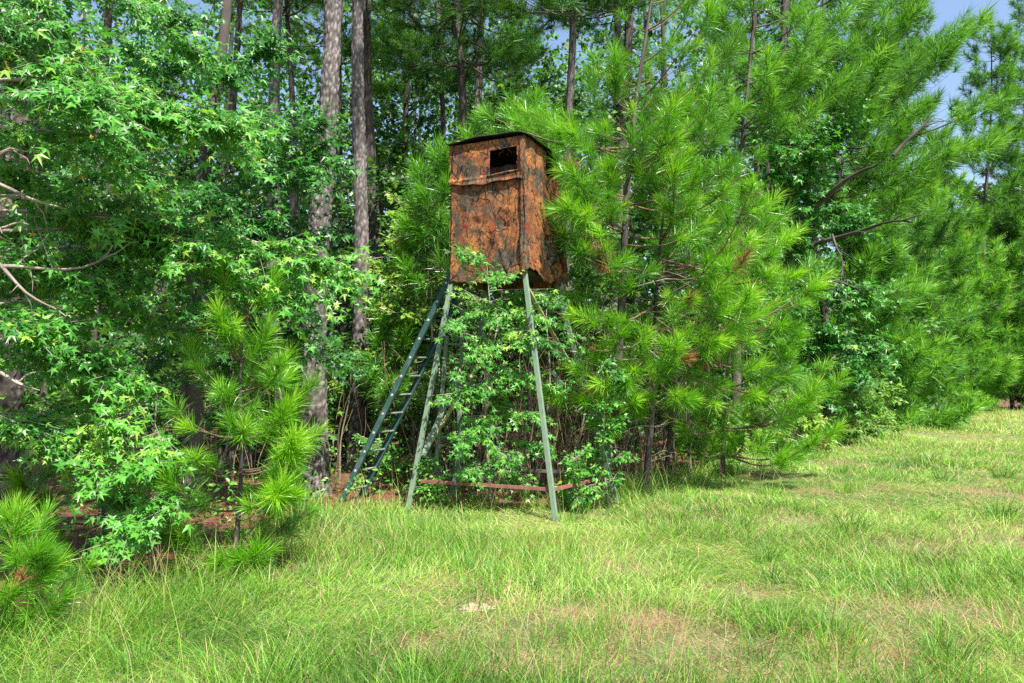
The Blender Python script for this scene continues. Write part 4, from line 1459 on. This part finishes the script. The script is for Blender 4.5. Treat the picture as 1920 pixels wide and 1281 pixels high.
# --- tall pines of the wood: trunk tall, crown mostly above the picture
tall = [
    ('thick furrowed pine trunk rising just left of the ladder', (597, 11.1), (609, -600), .205, 'bark', (48, 420), 9.0, .4),
    ('straight paler pine trunk a little behind the thick one', (668, 13.8), (700, -600), .17, 'bark', (40, 360), 9.5, .4),
    ('dark pine half hidden behind the straight paler trunk', (694, 17.5), (706, -400), .2, 'bark_dark', (24, 140), 9.5, .5),
    ('leaning reddish pine trunk above the shaded sweetgum', (478, 13.4), (548, -260), .17, 'bark', (32, 220), 8.5, .5),
    ('slim dark pine next to the leaning reddish one', (541, 15.5), (532, -300), .10, 'bark_dark', (18, 110), 7.5, .5),
    ('narrow dark pine stem left of the thick trunk', (538, 12.0), (520, 330), .085, 'bark_dark', (18, 110), 3.5, .6),
    ('big dark pine trunk standing at the left edge', (22, 8.6), (78, -500), .2, 'bark_dark', (36, 260), 8.5, .4),
    ('dark pine trunk just left above the cabin', (862, 17.5), (853, -350), .15, 'bark_dark', (24, 140), 7.2, .6),
    ('sunlit pine trunk above the middle of the cabin roof', (915, 18.2), (908, -350), .15, 'bark', (24, 140), 7.8, .6),
    ('pine trunk behind the right edge of the cabin', (1078, 17.0), (1066, -350), .14, 'bark', (24, 140), 8.2, .6),
    ('reddish pine trunk high behind the bright young pine', (1152, 17.5), (1147, -350), .14, 'bark', (24, 140), 8.6, .6),
    ('grey pine trunk close beside the reddish one', (1182, 18.5), (1174, -350), .18, 'bark_dark', (24, 140), 9.0, .6),
    ('shaded pine trunk in the gap left of the ladder', (640, 21), (650, -300), .14, 'bark_dark', (16, 80), 9.0, .6),
    ('distant slim pine seen over the layered sapling', (765, 23), (772, -300), .13, 'bark_dark', (16, 80), 8.5, .6),
    ('distant slim pine just left of the cabin', (822, 22), (818, -300), .12, 'bark_dark', (16, 80), 8.5, .6),
    ('dim pine trunk deep behind the near sweetgum boughs', (200, 15), (210, -300), .15, 'bark_dark', (16, 90), 8.5, .6),
    ('dim crooked pine deep behind the shaded sweetgum', (340, 14.5), (470, -200), .12, 'bark_dark', (16, 90), 8.0, .6),
]
for lab, (px, Y), (tx, ty), r0, bk, hi, c0, sh in tall:
    b = g3((px - 960) / F * Y, Y)
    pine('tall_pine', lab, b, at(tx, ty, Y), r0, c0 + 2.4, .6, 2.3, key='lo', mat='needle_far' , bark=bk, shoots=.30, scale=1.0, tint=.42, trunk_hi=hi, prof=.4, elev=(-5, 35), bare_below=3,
         extra=[(c0 + 2.2, b + np.array([rng.uniform(-1.5, 1.5), -1.4, c0 + 2.2])) for _ in range(3)] if c0 > 5 else ())

# extra boughs hung with needles behind the top of the cabin
pine('pine_tree', 'bushy young pine right behind the cabin roof', g3(.3, 12.4), at(985, 205, 12.4), .06, 4.6, .4, .8, key='mid', shoots=.24, tint=.6, scale=1.0,
     extra=[(5.2, at(900, 225, 11.9)), (5.3, at(960, 205, 11.8)), (5.2, at(1040, 215, 11.8)), (5.0, at(870, 255, 12))])

# --- the big pine with dark crooked boughs over the field edge, and the line of young pines behind
x = (1470 - 960) / F * 20.5
bigp = pine('pine_tree', 'big old pine with dark crooked boughs reaching right over the field edge', g3(x, 20.5), at(1490, -420, 20.5), .2, 9.5, .9, 3.4, key='lo', mat='needle_far', bark='bark_dark', bias=(.35, -.2), shoots=.24,
            scale=1.35, tint=.62, prof=.5, elev=(-12, 15), trunk_hi=(20, 140),
            extra=[(6.5, at(1700, 240, 19.6)), (7.5, at(1760, 180, 19.5)), (8.0, at(1660, 120, 19)), (8.5, at(1800, 80, 19.5)), (9.5, at(1720, 20, 19.5)), 
                   (7.0, at(1780, 290, 19.5)), (7.4, at(1640, 200, 19)), (8.8, at(1560, 60, 19)), (9.2, at(1650, 40, 19)), (6.0, at(1740, 340, 19.5)), (4.4, at(1740, 540, 20)), (8.5, at(1890, 180, 20)), (7.8, at(1880, 260, 20)), (9.5, at(1860, 20, 20))])
for k, (p, q, rr) in enumerate((((1478, 432, 19.2), (1640, 312, 16.6), .085), ((1500, 470, 19.0), (1715, 418, 16.6), .06), ((1560, 440, 17.6), (1585, 520, 17), .03), ((1500, 515, 18.6), (1625, 556, 16.8), .035), ((1675, 292, 17), (1745, 225, 16.8), .05))):
    q_ = MB()
    pa = limb_path(at(*p), at(*q), 12, .05, .03)
    v, f = tube(pa, np.linspace(rr, rr * .35, 12), 8, .08)
    q_.add(v, f, rng.uniform(.2, .6, len(v)), 0, True)
    for j in range(3):
        i = rng.integers(4, 11)
        v, f = tube(limb_path(pa[i], pa[i] + norm(pa[-1] - pa[0] + rng.normal(0, .6, 3)) * rng.uniform(.4, .9), 6, .05, .05), np.linspace(rr * .35, .006, 6), 5, .06)
        q_.add(v, f, .4, 0, True)
    q_.build('crooked_bough', M['bark_dark'], bigp, g3(x, 20.5))

for px, Y, H, lab in ((1680, 37, 26, 'tall feathery pine filling the sky left of the bright gap'), (1850, 46, 25, 'open crowned tall pine under the bright gap at upper right'),
                      (1585, 29, 22, 'tall pine rising directly behind the field edge sweetgum'), (1925, 50, 25, 'slim pine closing the lower part of the bright gap'), (1965, 47, 29, 'tall pine whose boughs cross the bright gap from the right edge')):
    xx = (px - 960) / F * Y
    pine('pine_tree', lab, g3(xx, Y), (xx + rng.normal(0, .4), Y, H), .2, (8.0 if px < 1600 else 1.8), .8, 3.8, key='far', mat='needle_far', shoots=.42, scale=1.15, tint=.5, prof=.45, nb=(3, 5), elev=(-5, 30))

auto_tree('broadleaf_tree', 'yellowish broadleaf crown showing between the pines of the far row', 'tree', 1850, 50, 15, 3.6, 44, 'bright', z0=3, leaf='kite', size=.42, ntw=13, tl=1.6, nleaf=9, tint=(.4, .2), r0=.2, r1=.05, limb_r=.03,
          bark='bark_dark')
auto_tree('broadleaf_tree', 'dark rounded broadleaf tree at the start of the far row', 'tree', 1655, 33.5, 7, 2.4, 34, 'gum_dark', z0=.6, leaf='kite', size=.28, ntw=13, tl=1.2, nleaf=9, tint=(.35, .2), r0=.12, r1=.04, limb_r=.02,
          bark='bark_dark')

FL_ = [(1632, 29, 8.0, 'first young pine of the far row, in the sweetgum shade'), (1690, 36, 11.0, 'second young pine of the far row, standing proud of the rest'),
       (1650, 37, 14.5, 'taller dark pine behind the start of the far row'), (1752, 41, 13.0, 'dense young pine in the middle of the far row'),
       (1795, 45, 17, 'tall pine with open top against the sky at upper right'), (1822, 44.5, 12.0, 'rounded young pine past the middle of the far row'),
       (1895, 47, 13.5, 'young pine at the right end of the far row'), (1965, 48, 17, 'tall pine cut by the right edge'), (1860, 52, 15.0, 'pale distant pine over the right end of the far row'),
       (1775, 53, 14, 'pale distant pine behind the middle of the far row'), (1712, 47, 15.5, 'deep green distant pine behind the second of the far row'), (1590, 28, 9, 'shaded pine behind the sweetgum at the field edge')]
for px, Y, H, lab in FL_:
    xx = (px - 960) / F * Y
    pine('pine_tree', lab, g3(xx, Y), (xx + rng.normal(0, .3), Y, H), .14, .35, .7, 2.9, key='far', mat='needle_far', shoots=.42, scale=1.3, tint=rng.uniform(.55, .78), prof=.55, nb=(4, 6), elev=(0, 40), bias=(-.1, -.25))


# ------------------------------------------------------------------ undergrowth, saplings, far woods
def make_undergrowth():
    mb = MB()
    n = 720
    px = np.concatenate([rng.uniform(840, 1200, 330), rng.uniform(380, 860, 130), rng.uniform(1130, 1460, 260)])
    Y = np.concatenate([rng.uniform(10.9, 13.5, 330), rng.uniform(11.5, 17, 130), rng.uniform(11.4, 16, 260)])
    for i in range(n):
        x = (px[i] - 960) / F * Y[i]
        if field(x, Y[i]) > -.1:
            continue
        h = rng.uniform(.5, 2.6)
        b = np.array([x, Y[i], gz(x, Y[i]) - .02])
        e = b + np.array([rng.normal(0, .25) * h, rng.normal(0, .2) * h, h])
        v, f = tube(limb_path(b, e, 7, rng.normal(0, .06), .05), np.linspace(rng.uniform(.004, .011), .002, 7), 4)
        mb.add(v, f, rng.uniform(.3, 1.0), 0, True)
    # hanging, tangled vines
    for i in range(110):
        X, yy = rng.uniform(-1.2, 2.4), rng.uniform(11, 13)
        z = rng.uniform(.8, 3)
        p = np.array([X, yy, z])
        e = p + rng.normal(0, .7, 3) * np.array([1, .5, .7])
        v, f = tube(limb_path(p, e, 9, rng.normal(0, .25), .08), np.full(9, rng.uniform(.003, .006)), 4)
        mb.add(v, f, rng.uniform(.4, 1), 0, True)
    o = mb.build('undergrowth', M['twig'])
    o['kind'] = 'stuff'
    o['label'] = 'brown tangle of thin stems and vines under the trees'
    o['category'] = 'undergrowth'
    # leafy ground cover
    lf = MB()
    n = 16000
    x = rng.uniform(-7, 6, n)
    y = rng.uniform(6, 17, n)
    d = field(x, y)
    k = (d < .15) & (d > -7) & (vnoise(x, y, .6, 21) > .48)
    x, y = x[k], y[k]
    n = len(x)
    place(lf, OVAL_V, OVAL_F, np.stack([x, y, gz(x, y) + rng.random(n) ** 1.6 * .6], -1), rng.normal(0, 1, (n, 3)) * [1, 1, .4], OUT + rng.normal(0, .4, (n, 3)), rng.uniform(.05, .1, n), rng.uniform(.2, .9, n))
    o = lf.build('ground_cover', M['gum'])
    o['kind'] = 'stuff'
    o['label'] = 'low green leaves of plants covering the forest floor'
    o['category'] = 'ground cover'


make_undergrowth()

STEM_AT = ['at the foot of the thick furrowed pine', 'right of the paler trunk, leaning right', 'behind the lower ladder, leaning left', 'behind the middle of the ladder', 'behind the upper ladder',
           'between the ladder and the left front leg', 'behind the inner ladder posts', 'in the tangle below the cabin, leaning left', 'behind the right front leg', 'in the tangle by the right rear leg',
           'low between the bright young pines', 'below the leaning bright young pine', 'above the chest high pine sapling, leaning left', 'left of the chest high pine sapling', 'beside the left front leg of the stand',
           'far behind the middle of the stand', 'between the two lit pine trunks', 'shortest of the stems under the bright young pines', 'behind the tip of the chest high pine sapling']
STEM_G = 'thin sapling stems between the pines'
for sa_, (px, Y, h, ln) in zip(STEM_AT, ((640, 12.6, 2.0, .1), (700, 13.5, 3.4, .2), (748, 14, 3.2, -.1), (765, 13.4, 2.4, .1), (790, 14.5, 4.2, .05), (800, 12.8, 3.0, .2), (905, 12.6, 3.4, .2), (935, 12, 2.6, -.2), (1010, 12.5, 3.6, .1), (1075, 12.3, 3.4, .15),
                     (1255, 13.0, 2.0, .3), (1100, 12.9, 3.2, -.1), (500, 13.2, 4.5, -.2), (420, 12.7, 4.0, .1), (855, 12.1, 3.1, .12), (975, 13.2, 4.0, .1), (608, 14.2, 3.5, .1), (1290, 13.4, 1.7, .2), (470, 14, 4.2, 0))):
    b = g3((px - 960) / F * Y, Y)
    root = thing('sapling', 'thin bare sapling stem ' + sa_, 'sapling', b, STEM_G)
    mb = MB()
    v, f = tube(wavy(b - np.array([0, 0, .04]), b + np.array([ln * h * .5, rng.normal(0, .1), h]), 10, .03), np.linspace(rng.uniform(.016, .034), .006, 10), 7, .06)
    mb.add(v, f, rng.uniform(.3, .9), 0, True)
    mb.build('stem', M['bark_grey'], root, b)


# dry pinkish stalks at the edge of the hollow
def make_dry_weeds():
    for k, (px, Y, h) in enumerate(((200, 5.35, .42), (245, 5.6, .36), (300, 5.8, .5), (175, 5.2, .3))):
        b = g3((px - 960) / F * Y, Y)
        root = thing('dry_weed', ('dead brown weed stalks at the hollow edge, second from the left', 'dead brown weed stalks below the low sunlit sweetgum sapling', 'tallest dead brown weed stalks, at the right of the dark hollow', 'dead brown weed stalks beside the knee high pine seedling')[k], 'weed', b, 'dead weed stalks by the dark hollow')
        mb = MB()
        for j in range(9):
            e = b + np.array([rng.normal(0, .12), rng.normal(0, .08), h * rng.uniform(.5, 1.1)])
            v, f = tube(limb_path(b + rng.normal(0, .03, 3) * [1, 1, 0], e, 6, .03, .04), np.linspace(.004, .0015, 6), 4)
            mb.add(v, f, .6, 0, True)
        mb.build('stalks', M['twig'], root, b)


make_dry_weeds()


def make_woods():
    """the far wood closing the view, one mass"""
    mb, wood = MB(), MB()
    n = 2700
    Y = rng.uniform(25, 48, n)
    px = rng.uniform(-250, 1640, n)
    x = (px - 960) / F * Y
    z = rng.uniform(.3, 1, n) ** .8 * rng.uniform(.3, 24, n)
    k = field(x, Y) < -1.5
    x, Y, z = x[k], Y[k], z[k]
    m = 75
    c = np.stack([x, Y, z], -1)
    pos = c[:, None] + rng.normal(0, 1, (len(c), m, 3)) * np.array([.75, .6, .45])
    pos[..., 2] = np.maximum(pos[..., 2], .1)
    pos = pos.reshape(-1, 3)
    q = len(pos)
    ti = np.repeat(rng.normal(.34, .2, len(c)), m) + rng.normal(0, .12, q)
    place(mb, KITE_V, KITE_F, pos, rng.normal(0, 1, (q, 3)) + [0, 0, -.4], OUT + rng.normal(0, .5, (q, 3)), rng.uniform(.18, .34, q), np.clip(ti, 0, .95))
    for i in range(70):
        Yt = rng.uniform(24, 46)
        xt = (rng.uniform(-200, 1560) - 960) / F * Yt
        if field(xt, Yt) > -1.5:
            continue
        v, f = tube(wavy((xt, Yt, -.1), (xt + rng.normal(0, .6), Yt, 17), 8, .01), np.linspace(rng.uniform(.09, .2), .05, 8), 8)
        mb.add(v, f, rng.uniform(.2, .6), 1, True)
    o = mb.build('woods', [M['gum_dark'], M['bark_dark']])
    o['kind'] = 'stuff'
    o['label'] = 'far mass of leafy woods behind the trees at the field edge'
    o['category'] = 'woods'


make_woods()
